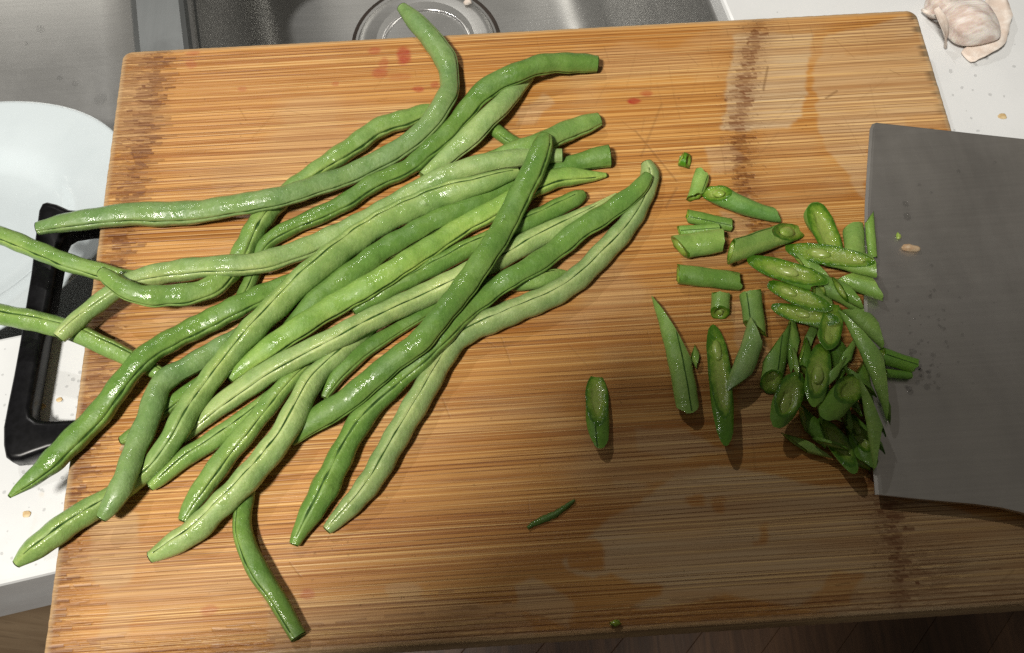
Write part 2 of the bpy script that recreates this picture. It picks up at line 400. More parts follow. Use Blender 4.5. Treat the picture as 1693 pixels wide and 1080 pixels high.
# ------------------------------------------------------------------ cutting board
PX2B = None
def poly_px(P): return np.array([at(x, y, 0)[:2] for x, y in P])
def inpoly(X, Y, P):
    r = np.zeros(X.shape, bool); n = len(P)
    for i in range(n):
        x0, y0 = P[i]; x1, y1 = P[(i + 1) % n]
        if y0 == y1: continue
        c = ((y0 > Y) != (y1 > Y)) & (X < (x1 - x0) * (Y - y0) / (y1 - y0) + x0); r ^= c
    return r
def blur(a, k=1):
    for _ in range(k):
        p = np.pad(a, 1, mode='edge'); a = (p[:-2, 1:-1] + p[2:, 1:-1] + p[1:-1, :-2] + p[1:-1, 2:] + 2 * p[1:-1, 1:-1]) / 6
    return a
DRY = [([(1212, 58), (1340, 52), (1336, 130), (1322, 190), (1302, 213), (1192, 214), (1204, 150), (1214, 100)], .95),
       ([(1362, 56), (1450, 38), (1530, 20), (1590, 215), (1440, 208), (1430, 335), (1413, 308), (1388, 272), (1362, 240), (1348, 200), (1346, 120)], .66),
       ([(1167, 242), (1215, 237), (1236, 258), (1205, 281), (1172, 287)], .60),
       ([(1212, 318), (1238, 322), (1258, 348), (1225, 345)], .5), ([(1190, 345), (1240, 360), (1230, 392), (1205, 392)], .5),
       ([(1125, 425), (1200, 415), (1230, 440), (1130, 445)], .3), ([(1205, 500), (1240, 490), (1285, 620), (1330, 720), (1210, 740), (1225, 600)], .42),
       ([(952, 908), (1008, 862), (1062, 834), (1120, 782), (1200, 772), (1300, 792), (1440, 812), (1560, 838), (1720, 870), (1720, 1010), (1500, 1020), (1390, 1015), (1300, 1000), (1200, 985), (1120, 1000), (1060, 1010), (1010, 985), (955, 960), (930, 930)], .85),
       ([(1050, 705), (1130, 712), (1180, 740), (1210, 745), (1120, 760), (1060, 740)], .55), ([(1016, 796), (1075, 800), (1060, 812), (1018, 806)], .6),
       ([(1040, 790), (1140, 772), (1210, 782), (1120, 800)], .5),
       ([(150, 860), (205, 830), (235, 850), (225, 960), (190, 980), (150, 960)], .55), ([(180, 985), (225, 970), (215, 1080), (150, 1080)], .35),
       ([(440, 990), (560, 1000), (700, 985), (860, 1000), (900, 1080), (450, 1090)], .40), ([(636, 972), (690, 965), (705, 1000), (650, 1010)], .45), ([(852, 968), (885, 950), (950, 990), (945, 1040), (850, 1010)], .6),
       ([(858, 178), (900, 150), (915, 165), (880, 200), (850, 205)], .55), ([(205, 130), (260, 125), (255, 170), (225, 215), (195, 205)], .5), ([(415, 262), (450, 255), (460, 275), (420, 285)], .3), ([(350, 300), (385, 280), (400, 300), (360, 325)], .35)]
WETB = [([(938, 898), (985, 893), (1002, 905), (998, 945), (940, 940)], .95), ([(890, 952), (940, 948), (1010, 955), (1050, 965), (1092, 970), (1085, 985), (1020, 1012), (970, 1010), (930, 985)], .95),
        ([(1133, 822), (1165, 820), (1168, 836), (1140, 840)], .9), ([(1178, 826), (1200, 824), (1196, 850), (1182, 850)], .8), ([(1256, 868), (1272, 866), (1268, 895), (1240, 898), (1256, 886)], .8),
        ([(1385, 940), (1430, 950), (1400, 1000), (1310, 1012), (1345, 985)], .75), ([(1396, 82), (1535, 52), (1548, 72), (1450, 92), (1400, 92)], .55), ([(1455, 138), (1560, 125), (1562, 145), (1465, 150)], .4), ([(1500, 195), (1575, 190), (1580, 212), (1500, 212)], .6)]
REDS = [(668, 92, 9, 16, .75), (620, 84, 9, 6, .45), (636, 107, 7, 12, .35), (628, 121, 12, 8, .5), (690, 148, 7, 5, .6), (717, 140, 6, 5, .5), (1048, 167, 9, 5, .9), (1068, 155, 8, 5, .5), (553, 140, 5, 5, .35), (440, 74, 9, 4, .6), (314, 108, 8, 8, .3), (505, 985, 9, 7, .4), (401, 148, 6, 5, .3), (320, 90, 10, 4, .35), (660, 128, 16, 6, .25), (345, 1010, 11, 7, .35)]

RCN, INS, TH = .0032, .0022, .022
NX, NY = 668, 486
xs = np.linspace(INS, BW - INS, NX); ys = np.linspace(-INS, -BH + INS, NY)
X, Y = np.meshgrid(xs, ys)
# round the corners
def corner(X, Y):
    cx = np.clip(X, INS + RCN, BW - INS - RCN); cy = np.clip(Y, -BH + INS + RCN, -INS - RCN)
    a = (X - cx) / RCN; b = (Y - cy) / RCN; m = np.maximum(np.abs(a), np.abs(b)); h = np.hypot(a, b)
    k = np.where(h > 1e-9, m / np.maximum(h, 1e-9), 1.0)
    return cx + a * k * RCN, cy + b * k * RCN
X, Y = corner(X, Y)
jx = (fbm(X * 60, Y * 160, 11) - .5) * .006 + (fbm(X * 350, Y * 1400, 17, 2) - .5) * .0022; jy = (fbm(X * 60, Y * 60, 21) - .5) * .005
wet = np.full(X.shape, .94)
wet -= .28 * np.clip((fbm(X * 22, Y * 40, 5) - .52) * 5, 0, 1)
left = np.clip(1 - (X - (.012 + .06 * Y)) / .02, 0, 1); wet -= .13 * left * (fbm(X * 50, Y * 500, 8) > .45)
for P, w in DRY:
    mk = blur(inpoly(X + jx, Y + jy, poly_px(P)).astype(float), 2); wv = w * (.62 + .62 * fbm(X * 45, Y * 260, 61)); wet = wet * (1 - mk) + np.minimum(wet, np.clip(1 - wv, 0, 1)) * mk
for P, w in WETB:
    mk = blur(inpoly(X + jx, Y + jy, poly_px(P)).astype(float), 2); wet = wet * (1 - mk) + np.maximum(wet, w) * mk
red = np.zeros(X.shape)
for (x, y, rx, ry, w) in REDS:
    p = at(x, y, 0); k = mpp(p); d = np.hypot((X - p[0] + jx * .6) / (rx * k), (Y - p[1] + jy * .6) / (ry * k)); red = np.maximum(red, w * np.clip(1.5 - d, 0, .6) / .6)
red *= .55 + .6 * fbm(X * 500, Y * 900, 31)
# node bands
b1 = X - (.0192 + .073 * Y) + (fbm(Y * 420, X * 30, 3, 3) - .5) * .013; b2 = X - (.3195 + .045 * (Y + .02) + .02 * np.sin(Y * 18)) + (fbm(Y * 420, X * 30, 4, 3) - .5) * .010
node = np.maximum(.62 * np.exp(-(b1 / .0050) ** 2), .58 * np.exp(-(b2 / .0036) ** 2))
node = np.maximum(node, .45 * np.exp(-(b2 / .009) ** 2)); node = np.maximum(node, .45 * np.clip(1 - (X - .01 - .05 * Y) / .022, 0, 1))
node = np.maximum(node, .55 * np.clip(1 - (Y + BH) / .012, 0, 1))
node = np.maximum(node, .5 * np.exp(-((X - .338) / .02) ** 2 - ((Y + .275) / .012) ** 2))
# knife marks
scr = np.zeros(X.shape)
dash = np.zeros(X.shape)
def scratch(p, q, w, wd=.00035, scr=scr):
    x0, x1 = sorted((p[0], q[0])); y0, y1 = sorted((p[1], q[1]))
    i0, i1 = np.searchsorted(-ys, [-y1 - .002, -y0 + .002]); j0, j1 = np.searchsorted(xs, [x0 - .002, x1 + .002])
    if i1 <= i0 or j1 <= j0: return
    A = X[i0:i1, j0:j1]; B = Y[i0:i1, j0:j1]; d = np.array(q) - np.array(p); L = np.hypot(*d) + 1e-9; d = d / L
    t = (A - p[0]) * d[0] + (B - p[1]) * d[1]; s = np.abs(-(A - p[0]) * d[1] + (B - p[1]) * d[0])
    k = np.where((t > 0) & (t < L), np.clip(1.3 - s / wd, 0, 1) * w, 0); scr[i0:i1, j0:j1] = np.maximum(scr[i0:i1, j0:j1], k)
for _ in range(170):
    cx, cy = rng.normal(.285, .055), rng.uniform(-.19, -.01)
    a = rng.choice([1.57, 1.2, 2.2, .75, 1.75]) + rng.normal() * .12; L = abs(rng.normal(.010, .008)) + .003
    scratch((cx, cy), (cx + L * math.cos(a), cy + L * math.sin(a)), rng.uniform(.06, .30))
for _ in range(60):
    cx, cy = rng.uniform(.02, .39), rng.uniform(-.285, -.01); a = rng.uniform(0, 3.14); L = rng.uniform(.003, .02)
    scratch((cx, cy), (cx + L * math.cos(a), cy + L * math.sin(a)), rng.uniform(.1, .45))
for (a, b, w) in (((1385, 150), (1365, 163), .9), ((1270, 110), (1262, 150), .9), ((1050, 215), (1120, 300), .5), ((1095, 170), (1060, 260), .45), ((1120, 310), (1100, 345), .6)):
    scratch(at(*a)[:2], at(*b)[:2], w, .0006)
for _ in range(2000):
    y = rng.uniform(-BH + .002, -.002)
    if _ % 2: x = .0192 + .073 * y + rng.normal() * .0035; L = abs(rng.normal()) * .0045 + .0012
    else: x = .3195 + .045 * (y + .02) + .02 * math.sin(y * 18) + rng.normal() * .0022; L = abs(rng.normal()) * .0026 + .0010
    scratch((x - L / 2, y), (x + L / 2, y + rng.normal() * .0004), rng.uniform(.35, 1.0), rng.choice([.0004, .0006, .0009]), dash)
for _ in range(500):
    y = rng.uniform(-BH + .002, -.002); x = rng.uniform(.004, .022 + .05 * (y + .02)) if _ % 2 else rng.uniform(.004, .396)
    if not _ % 2: y = -BH + abs(rng.normal()) * .006 + .002
    L = abs(rng.normal()) * .006 + .002
    scratch((x, y), (x + L, y + rng.normal() * .0004), rng.uniform(.15, .6), .0004, dash)
burn = np.clip((X - (BW - .0062)) / .004, 0, 1) * np.clip((Y + .085) / .05, 0, 1) * (fbm(Y * 420, X * 40, 41, 2) > .47)
specks = (fbm(X * 900, Y * 900, 77, 2) > .80); scr = np.maximum(scr, specks * .6 * (np.abs(b2) < .012))
edge = np.maximum(0, .5 * np.clip((INS + .0012 - np.minimum(np.minimum(X, BW - X), np.minimum(-Y, BH + Y))) / .0012, 0, 1))
Z = (fbm(X * 6, Y * 6, 9) - .5) * .0004
V0 = np.stack([X.ravel(), Y.ravel(), Z.ravel()], 1)
idx = np.arange(NX * NY).reshape(NY, NX)
F0 = np.stack([idx[:-1, :-1].ravel(), idx[1:, :-1].ravel(), idx[1:, 1:].ravel(), idx[:-1, 1:].ravel()], 1)
loop = np.concatenate([idx[0, :-1], idx[:-1, -1], idx[-1, :0:-1], idx[:0:-1, 0]])
P = V0[loop][:, :2]; nrm = np.roll(P, -1, 0) - np.roll(P, 1, 0); nrm = np.stack([-nrm[:, 1], nrm[:, 0]], 1); nrm /= np.linalg.norm(nrm, axis=1)[:, None]
if ((P - np.array([BW / 2, -BH / 2])) * nrm).sum() < 0: nrm = -nrm
rv = []; rf = []; base_i = len(V0); prev = loop; n = len(loop); cur = base_i
for (off, z) in ((.0010, -.0002), (.0017, -.0008), (.0022, -.0020), (.0022, -.0100), (.0022, -TH + .002), (.0012, -TH + .0003), (-.004, -TH)):
    jit = (vnoise(np.arange(n) * .35, np.zeros(n), 55) - .5) * .00022 * (off > .001)
    q = P + nrm * (off + jit)[:, None]; rv.append(np.column_stack([q, np.full(n, z)]))
    now = np.arange(cur, cur + n); rf.append(np.stack([prev, np.roll(prev, -1), np.roll(now, -1), now], 1)); prev = now; cur += n
VV = np.concatenate([V0] + rv); FF = np.concatenate([F0] + rf)
me = bpy.data.meshes.new('cutting_board')
me.vertices.add(len(VV)); me.vertices.foreach_set('co', VV.astype(np.float32).ravel())
me.loops.add(FF.size + n); me.loops.foreach_set('vertex_index', np.concatenate([FF.ravel(), prev]).astype(np.int32))
me.polygons.add(len(FF) + 1); me.polygons.foreach_set('loop_start', np.concatenate([np.arange(0, FF.size, 4), [FF.size]]).astype(np.int32))
me.update(calc_edges=True); me.validate()
def ext(a, f): return np.concatenate([a.ravel()] + [f(a.ravel()[loop], k) for k in range(7)])
attr(me, 'wet', ext(wet, lambda b, k: b * (.7 if k < 2 else .35))); attr(me, 'red', ext(red, lambda b, k: b * 0)); attr(me, 'node', ext(node, lambda b, k: b * .5))
attr(me, 'dash', ext(dash, lambda b, k: b * .5)); attr(me, 'scratch', ext(scr, lambda b, k: b * 0)); attr(me, 'burn', ext(burn, lambda b, k: b)); attr(me, 'edge', ext(edge, lambda b, k: b * 0 + (.7 if k < 2 else 1)))
board = link('cutting_board', me, M['board'])
tag(board, 'large bamboo cutting board with wet patches and a black loop handle', 'cutting board')
# black loop handle on the left end
outl = [(182, 347), (150, 346), (112, 344), (92, 335), (76, 331), (67, 334), (61, 346), (55, 390), (48, 450), (38, 510), (30, 560), (19, 620), (9, 668), (2, 705), (2, 735), (6, 755), (16, 762), (34, 760), (55, 752), (78, 744), (105, 739), (150, 734), (150, 690),
        (118, 692), (80, 694), (62, 693), (52, 686), (50, 672), (58, 628), (70, 560), (82, 495), (92, 440), (99, 400), (104, 390), (114, 384), (140, 380), (182, 377)]
bm = bmesh.new(); zt, zb = -.0090, -.0200
top = [bm.verts.new(at(x, y, zt)) for x, y in outl]; f = bm.faces.new(top)
if f.normal.z < 0: f.normal_flip()
ex = bmesh.ops.extrude_face_region(bm, geom=[f])
for e in ex['geom']:
    if isinstance(e, bmesh.types.BMVert): e.co.z = zb
bm.normal_update()
ee = [e for e in bm.edges if abs(e.verts[0].co.z - e.verts[1].co.z) < 1e-5]
bmesh.ops.bevel(bm, geom=ee, offset=.0028, segments=4, affect='EDGES', profile=.5)
me = frombm('handle', bm); h = link('handle', me, M['black']); me.set_sharp_from_angle(angle=.9); adopt(h, board)

# ------------------------------------------------------------------ plate leaning in the left bowl
pn_ = np.array([-.0356, .3295, .9435]); pn_ /= np.linalg.norm(pn_); pc = np.array([-.1222, -.0567, -.0564])
e1 = np.cross(pn_, [0, 0, 1.]); e1 /= np.linalg.norm(e1); e2 = np.cross(pn_, e1)
prof = [(.0005, -.020), (.045, -.0205), (.062, -.019), (.068, -.0165), (.071, -.0125), (.078, -.0085), (.095, -.0035), (.1075, -.0002), (.1095, .0003), (.110, -.0006), (.1095, -.0018), (.1075, -.0025), (.080, -.011), (.070, -.019), (.060, -.0225), (.052, -.023), (.051, -.0255), (.046, -.0255), (.045, -.023), (.0005, -.0225)]
n = 96; rings = [[pc + e1 * r * math.cos(2 * math.pi * k / n) + e2 * r * math.sin(2 * math.pi * k / n) + pn_ * z for k in range(n)] for r, z in prof]
vs, fs = loft(rings); pl = link('plate', mesh('plate', vs, fs), M['china']); tag(pl, 'plain white china plate leaning in the left sink bowl', 'plate')

# ------------------------------------------------------------------ cleaver
def zblade(x, y): return .0032 + .030 * max(0, x - .352) + .012 * max(0, -y - .05)
BL = [(1449, 203), (1530, 212), (1610, 221), (1693, 230), (1790, 241), (1800, 300), (1806, 500), (1810, 700), (1812, 862), (1760, 866), (1720, 858), (1693, 848), (1655, 839), (1610, 833), (1530, 826), (1447, 818), (1443, 770), (1437, 715), (1432, 640), (1429, 540), (1428, 440), (1430, 340), (1434, 270), (1438, 214), (1442, 205)]
def at_blade(x, y):
    p = at(x, y, .004)
    for _ in range(4): p = at(x, y, zblade(p[0], p[1]))
    return p
blade3 = np.array([at_blade(x, y) for x, y in BL]); bcen = blade3.mean(0)
cl = empty('cleaver', (*blade3[10][:2], 0)); tag(cl, 'grey steel cleaver with a broad flat blade lying beside the sliced beans', 'cleaver')
bm = bmesh.new(); nB = len(BL)
edge_i = set(range(16, nB)) | {15}
tops = []; bots = []; ins = []
for i, p in enumerate(blade3):
    tops.append(bm.verts.new(p - np.array([0, 0, .0001 if i in edge_i else 0])))
    bots.append(bm.verts.new(p - np.array([0, 0, .0006 if i in edge_i else .0024])))
    q = p.copy()
    if i in edge_i: q = q + np.array([.0014, 0, .00022])
    else: q = q + (bcen - p) / np.linalg.norm(bcen - p) * .0006 + np.array([0, 0, .0001])
    ins.append(bm.verts.new(q))
for i in range(nB):
    j = (i + 1) % nB
    bm.faces.new((tops[i], tops[j], ins[j], ins[i])); bm.faces.new((bots[j], bots[i], tops[i], tops[j])[::-1])
bm.faces.new(ins); bm.faces.new(bots[::-1])
adopt(link('blade', frombm('blade', bm), M['blade'], smooth=False), cl)
hp = [(np.array(at_blade(1775, 850)) + np.array([0, -.004 - .016 * k, .002 + .0012 * k]), r) for k, r in enumerate((.007, .011, .0125, .013, .0125, .012, .0125, .0135, .0125, .009))]
rings = [[p + np.array([r * math.cos(2 * math.pi * k / 16), 0, r * .8 * math.sin(2 * math.pi * k / 16)]) for k in range(16)] for p, r in hp]
vs, fs = loft(rings, cap_first=True, cap_last=True); adopt(link('handle', mesh('handle', vs, fs), M['knifewood']), cl)
blade_poly = np.array([p[:2] for p in blade3])
def on_blade(x, y): return bool(inpoly(np.array([x]), np.array([y]), blade_poly)[0])
def ground(x, y):
    return zblade(x, y) + .0008 if on_blade(x, y) else 0.0003

# ------------------------------------------------------------------ stacking
OB = dict(x=[], y=[], z=[], r=[])
def ob_add(pts, r):
    for p, q in zip(pts, r): OB['x'].append(p[0]); OB['y'].append(p[1]); OB['z'].append(p[2]); OB['r'].append(q)
def lift(pts, r, flat=.80):
    """lowest centre height at each sample that rests on everything placed before"""
    req = np.array([ground(p[0], p[1]) for p in pts]) + r * .9
    if OB['x']:
        ox, oy, oz, orr = (np.array(OB[k]) for k in 'xyzr')
        d = np.hypot(pts[:, 0][:, None] - ox, pts[:, 1][:, None] - oy); Rr = flat * (r[:, None] + orr)
        hz = np.where(d < Rr, oz + .95 * np.sqrt(np.maximum(Rr ** 2 - d ** 2, 0)), -1)
        req = np.maximum(req, hz.max(1))
    return req
def smooth_env(req, s, slope=.20, sig=.007):
    e = (req[None, :] - slope * np.abs(s[:, None] - s[None, :])).max(1)
    w = np.exp(-((s[:, None] - s[None, :]) / sig) ** 2); e2 = (w * e[None, :]).sum(1) / w.sum(1)
    return np.maximum(e2, e - .0012)
def catmull(P, step):
    P = np.asarray(P, float); n = len(P); out = []
    for i in range(n - 1):
        p0 = P[i - 1] if i else 2 * P[0] - P[1]; p1 = P[i]; p2 = P[i + 1]; p3 = P[i + 2] if i + 2 < n else 2 * P[-1] - P[-2]
        k = max(2, int(np.hypot(*(p2 - p1)[:2]) / step))
        for j in range(k):
            t = j / k
            out.append(.5 * ((2 * p1) + (p2 - p0) * t + (2 * p0 - 5 * p1 + 4 * p2 - p3) * t * t + (3 * p1 - p0 - 3 * p2 + p3) * t ** 3))
    out.append(P[-1]); return np.array(out)

# ------------------------------------------------------------------ whole green beans
TH_OFF = np.array([0, .075, .13, .22, .34, .55, .85, 1.2, 1.57, 1.95, 2.35, 2.75, 3.0, 3.1416])
TH_OFF = np.concatenate([TH_OFF, -TH_OFF[1:-1][::-1]]); NT_ = len(TH_OFF)
def seamprof(d):
    return 1 + .045 * np.exp(-((np.abs(d) - .22) / .13) ** 2) - .055 * np.exp(-(d / .09) ** 2)
def frames(c):
    T = np.gradient(c, axis=0); T /= np.linalg.norm(T, axis=1)[:, None]
    S = np.cross(T, [0, 0, 1.]); S /= np.linalg.norm(S, axis=1)[:, None]; Un = np.cross(S, T); return T, S, Un

def build_bean(c, r, seam, color, label, order_seed, s):
    rs = np.random.default_rng(order_seed)
    T, S, Un = frames(c); L = s[-1]
    lam = rs.uniform(.011, .015); ph = rs.uniform(0, 6); amp = rs.uniform(.02, .05)
    taper = np.clip(np.minimum(s, L - s) / .015, 0, 1)
    rr = r * (1 + amp * taper * np.sin(2 * np.pi * s / lam + ph + 1.5 * np.sin(s * 60)) + .03 * (vnoise(s * 140, s * 0, order_seed) - .5))
    hf = .90
    phi = np.arcsin(np.clip(np.interp(s / L, np.linspace(0, 1, len(seam)), seam), -.97, .97))
    vv = CAM - c; phi = phi + np.arctan2((vv * S).sum(1), (vv * Un).sum(1))     # which side of the pod is turned up
    phi = phi + .10 * np.sin(s * 45 + ph)
    vs = []; sut = []
    for i in range(len(c)):
        th = phi[i] + TH_OFF; pr = seamprof(TH_OFF) * (1 + .012 * np.exp(-((np.abs(TH_OFF) - 3.1416) / .2) ** 2))
        vs.append(c[i] + (rr[i] * pr * np.sin(th))[:, None] * S[i] + (rr[i] * hf * pr * np.cos(th))[:, None] * Un[i])
        sut.append(np.exp(-(TH_OFF / .34) ** 2))
    n = NT_; fs = []
    for i in range(len(c) - 1):
        for k in range(n):
            k2 = (k + 1) % n; fs.append((i * n + k, (i + 1) * n + k, (i + 1) * n + k2, i * n + k2))
    me = mesh('green_bean', np.concatenate(vs), fs); attr(me, 'suture', np.concatenate(sut))
    mid = c[len(c) // 2].copy(); me.transform(Matrix.Translation([-float(a) for a in mid]))
    o = link('green_bean', me, M['bean']); o.location = tuple(map(float, mid)); o.color = (*color, 1)
    tag(o, label, 'green bean', 'whole green beans piled on the board')
    # dark seam lying in the groove
    sv = []; a = .058 * (.6 + .7 * rs.random())
    for i in range(3, len(c) - 2):
        w = a * (.15 + 1.6 * vnoise(np.array([s[i] * 260]), np.zeros(1), order_seed + 5)[0])
        for d in (-w, 0, w):
            th = phi[i] + d; pr = seamprof(np.array([d]))[0] * 1.0 + .010
            sv.append(c[i] + rr[i] * pr * math.sin(th) * S[i] + rr[i] * hf * pr * math.cos(th) * Un[i])
    m = len(sv) // 3; fs = []
    for i in range(m - 1):
        for k in range(2): fs.append((i * 3 + k, (i + 1) * 3 + k, (i + 1) * 3 + k + 1, i * 3 + k + 1))
    me = mesh('seam', np.array(sv) - mid, fs); sm = link('seam', me, M['seam'], o)
    # cut ends
    for e, sg in ((0, -1), (len(c) - 1, 1)):
        cen = c[e] + T[e] * sg * .0003; ev = []; K = 16
        for q, dz in ((.985, .0), (.80, .0002), (.55, -.0007), (.2, -.0012)):
            for k in range(K):
                th = 2 * math.pi * k / K; pr = 1.0
                ev.append(cen - mid + T[e] * sg * dz + rr[e] * q * (math.sin(th) * S[e] + hf * math.cos(th) * Un[e]))
        fs = [(a_ * K + k, a_ * K + (k + 1) % K, (a_ + 1) * K + (k + 1) % K, (a_ + 1) * K + k) for a_ in range(3) for k in range(K)] + [tuple(range(3 * K, 4 * K))]
        link('cut_end', mesh('cut_end', ev, fs), M['cutend'], o)
    return o

G_MID = (0.160, 0.285, 0.062); G_DARK = (0.105, 0.212, 0.038); G_LIGHT = (0.225, 0.350, 0.105); G_YEL = (0.185, 0.322, 0.060); G_BLUE = (0.150, 0.262, 0.078)
#  key: points (px, py, halfwidth px), seam side list (-1 left .. 1 right of the way it is drawn), colour, label, part placed late
B = {}
B['tiny26'] = ([(800, 200, 9), (818, 213, 11), (838, 228, 11.5), (858, 240, 11), (882, 252, 9)], [.2], G_DARK, 'short dark bean end peeping out between the curled top bean and the pale cut end')
B['b31'] = ([(200, 728, 7), (214, 722, 11), (240, 706, 12), (270, 680, 13), (300, 655, 13), (335, 630, 11), (362, 608, 8)], [.1], G_DARK, 'bean buried under the bent bean, only its blunt tip showing at left')
B['b29'] = ([(937, 452, 3), (924, 454, 9), (902, 460, 13), (870, 466, 14), (835, 467, 13), (800, 468, 11), (768, 470, 8)], [.8], G_MID, 'flat bean tip poking out under the long right hand beans')
B['b28'] = ([(728, 503, 8), (695, 524, 10), (660, 543, 11.5), (625, 564, 13), (595, 586, 14), (565, 614, 14.5), (548, 637, 12), (536, 657, 8)], [-.45], G_DARK, 'thin dark wet bean lying low in the gap left of the crossing bean')
B['b11'] = ([(-30, 512, 16), (0, 519, 17), (67, 533, 17), (133, 554, 16), (180, 574, 15), (215, 592, 14), (245, 609, 13), (270, 622, 11)], [-.35, -.55], G_MID, 'lower of two beans running off the left edge across the black handle')
B['b5'] = ([(-30, 381, 13), (0, 390, 15), (67, 416, 15), (122, 437, 15), (178, 452, 14), (225, 459, 12), (260, 462, 9)], [.45, .6], G_MID, 'upper of two beans running off the left edge across the black handle')
B['b30'] = ([(424, 770, 9), (412, 800, 12), (405, 822, 14), (401, 845, 15), (402, 878, 15.5), (412, 913, 16.5), (429, 948, 17), (452, 983, 15.5), (473, 1018, 14.5), (494, 1054, 13.5)], [.62], G_DARK, 'dark bean bending down to the near edge, lowest of the pile')
B['b3'] = ([(880, 112, 11), (866, 132, 13), (839, 161, 16), (810, 192, 17), (780, 225, 18), (752, 250, 16), (725, 272, 13), (700, 292, 10)], [-.85], G_LIGHT, 'pale short length of bean tucked under the bean with the upper right cut end')
B['b25'] = ([(989, 199, 12), (975, 204, 15), (958, 211, 17), (924, 223, 18), (891, 236, 17.5), (847, 252, 17), (802, 270, 15), (765, 288, 12), (740, 300, 9)], [-.55, -.8], G_MID, 'bean with a slanting cut end, second from the top at the right')
B['b23'] = ([(1007, 259, 18), (985, 262, 17), (960, 268, 15), (930, 276, 14), (895, 286, 14), (862, 297, 14), (813, 318, 15), (773, 341, 16), (707, 371, 17), (640, 411, 18), (607, 434, 19), (562, 466, 19), (524, 494, 18), (495, 524, 15), (470, 550, 10)], [-.9], G_DARK, 'dark bean with a broad square wet end above the yellowish bean tip')
B['b4'] = ([(722, 184, 10), (705, 184, 13), (680, 194, 16), (629, 212, 17), (573, 249, 17), (529, 279, 16), (490, 306, 16), (460, 332, 17), (438, 356, 18), (420, 382, 18), (404, 412, 18), (388, 440, 18), (360, 470, 18), (320, 486, 18), (280, 490, 18), (240, 489, 17), (205, 478, 15), (182, 463, 13), (168, 451, 9)], [-.5, -.3, .1, -.6, -.9], G_MID, 'long bean looping back at left with a rounded upturned tip')
B['b2'] = ([(988, 106, 13), (960, 104, 16), (926, 104, 16.5), (895, 108, 17), (870, 115, 17), (840, 126, 17.5), (815, 140, 18), (788, 163, 18), (760, 197, 17), (735, 226, 17), (708, 252, 16), (680, 274, 15), (645, 292, 15), (607, 311, 15.5), (570, 334, 15), (540, 351, 15), (495, 370, 14), (458, 389, 14), (436, 408, 13), (424, 440, 12), (414, 466, 12), (400, 492, 11), (385, 515, 9)], [-.9, -.8, -.35, -.3, .1], G_DARK, 'long dark wet bean whose cut end points to the upper right')
B['b27'] = ([(966, 322, 8), (955, 327, 13), (935, 337, 15), (890, 359, 15), (850, 377, 15), (810, 394, 15), (773, 411, 15), (740, 428, 16), (707, 444, 16), (670, 464, 15), (640, 483, 14), (610, 500, 11), (585, 514, 8)], [.5], G_DARK, 'dark bean with a rounded end just below the yellowish bean tip')
B['b22'] = ([(248, 806, 8), (262, 795, 12), (287, 774, 14), (312, 754, 15.5), (345, 733, 16), (375, 712, 16), (407, 689, 15), (432, 667, 12), (452, 648, 9)], [-.3], G_MID, 'slim bean with a pointed lower end beside the pale seamed bean')
B['b21'] = ([(303, 862, 9), (315, 838, 14), (338, 804, 18), (364, 770, 18.5), (392, 733, 18), (420, 698, 17), (441, 674, 16.5), (465, 645, 16), (490, 618, 14), (515, 597, 10)], [0.05], G_MID, 'bean half hidden along the left side of the thick knobbly lower bean')
B['b13'] = ([(170, 856, 9), (182, 838, 15), (199, 808, 18.5), (212, 775, 18), (224, 740, 18), (243, 695, 19), (253, 664, 18.5), (264, 638, 18), (283, 620, 17.5), (307, 607, 17), (340, 587, 16.5), (373, 568, 15), (405, 550, 13), (440, 530, 10)], [.95], G_BLUE, 'dull bent bean with a sharp kink and a cut lower end at left', lambda p: p[1] > 745)
B['b20'] = ([(615, 540, 12), (585, 563, 14), (560, 585, 16), (538, 605, 17), (515, 632, 19), (493, 675, 21), (467, 719, 21.5), (447, 745, 22), (428, 768, 22.5), (394, 805, 22), (357, 843, 21), (325, 875, 21.5), (290, 897, 19), (262, 914, 13.5), (249, 921, 10)], [.3, .45, .4, .35], G_LIGHT, 'thick knobbly pale bean reaching down to the lower left', lambda p: p[1] > 640)
B['b14'] = ([(1001, 291, 4), (980, 293, 9), (947, 293, 15), (913, 297, 17.5), (870, 316, 17.5), (818, 347, 17.5), (773, 371, 17), (729, 397, 17.5), (680, 429, 18), (640, 454, 18.5), (607, 474, 19.5), (540, 513, 19.5), (473, 556, 19.5), (430, 586, 17), (397, 610, 14), (380, 626, 9)], [-.1, -.5, -.7, -.7, -.8], G_YEL, 'bright yellowish green bean across the middle of the pile')
B['b15'] = ([(1019, 324, 4), (980, 350, 13), (935, 372, 16), (884, 395, 18), (840, 420, 18), (800, 440, 19), (762, 459, 20), (707, 486, 20), (640, 518, 19), (607, 533, 19), (540, 566, 19), (490, 591, 19), (440, 619, 19.5), (407, 641, 19), (362, 672, 17), (329, 699, 13), (300, 725, 9)], [.7, .35, .1, 0, 0], (0.245, 0.365, 0.110), 'pale bean with a dark seam along its middle, right below the yellowish bean')
B['b19'] = ([(1070, 270, 10), (1075, 284, 15), (1074, 305, 15), (1064, 330, 15), (1048, 357, 17), (1030, 384, 18), (1003, 414, 19), (975, 444, 19), (945, 470, 19.5), (913, 490, 19.5), (869, 509, 20), (824, 526, 21), (785, 541, 20), (763, 553, 19.5), (745, 572, 19), (722, 609, 19), (697, 653, 21), (671, 698, 21), (645, 742, 21), (620, 785, 20.5), (592, 822, 18.5), (562, 854, 14.5), (540, 877, 9)], [0, .2, .3, .35, .35, .2], (0.215, 0.330, 0.105), 'long pale bean forming the right hand edge of the pile')
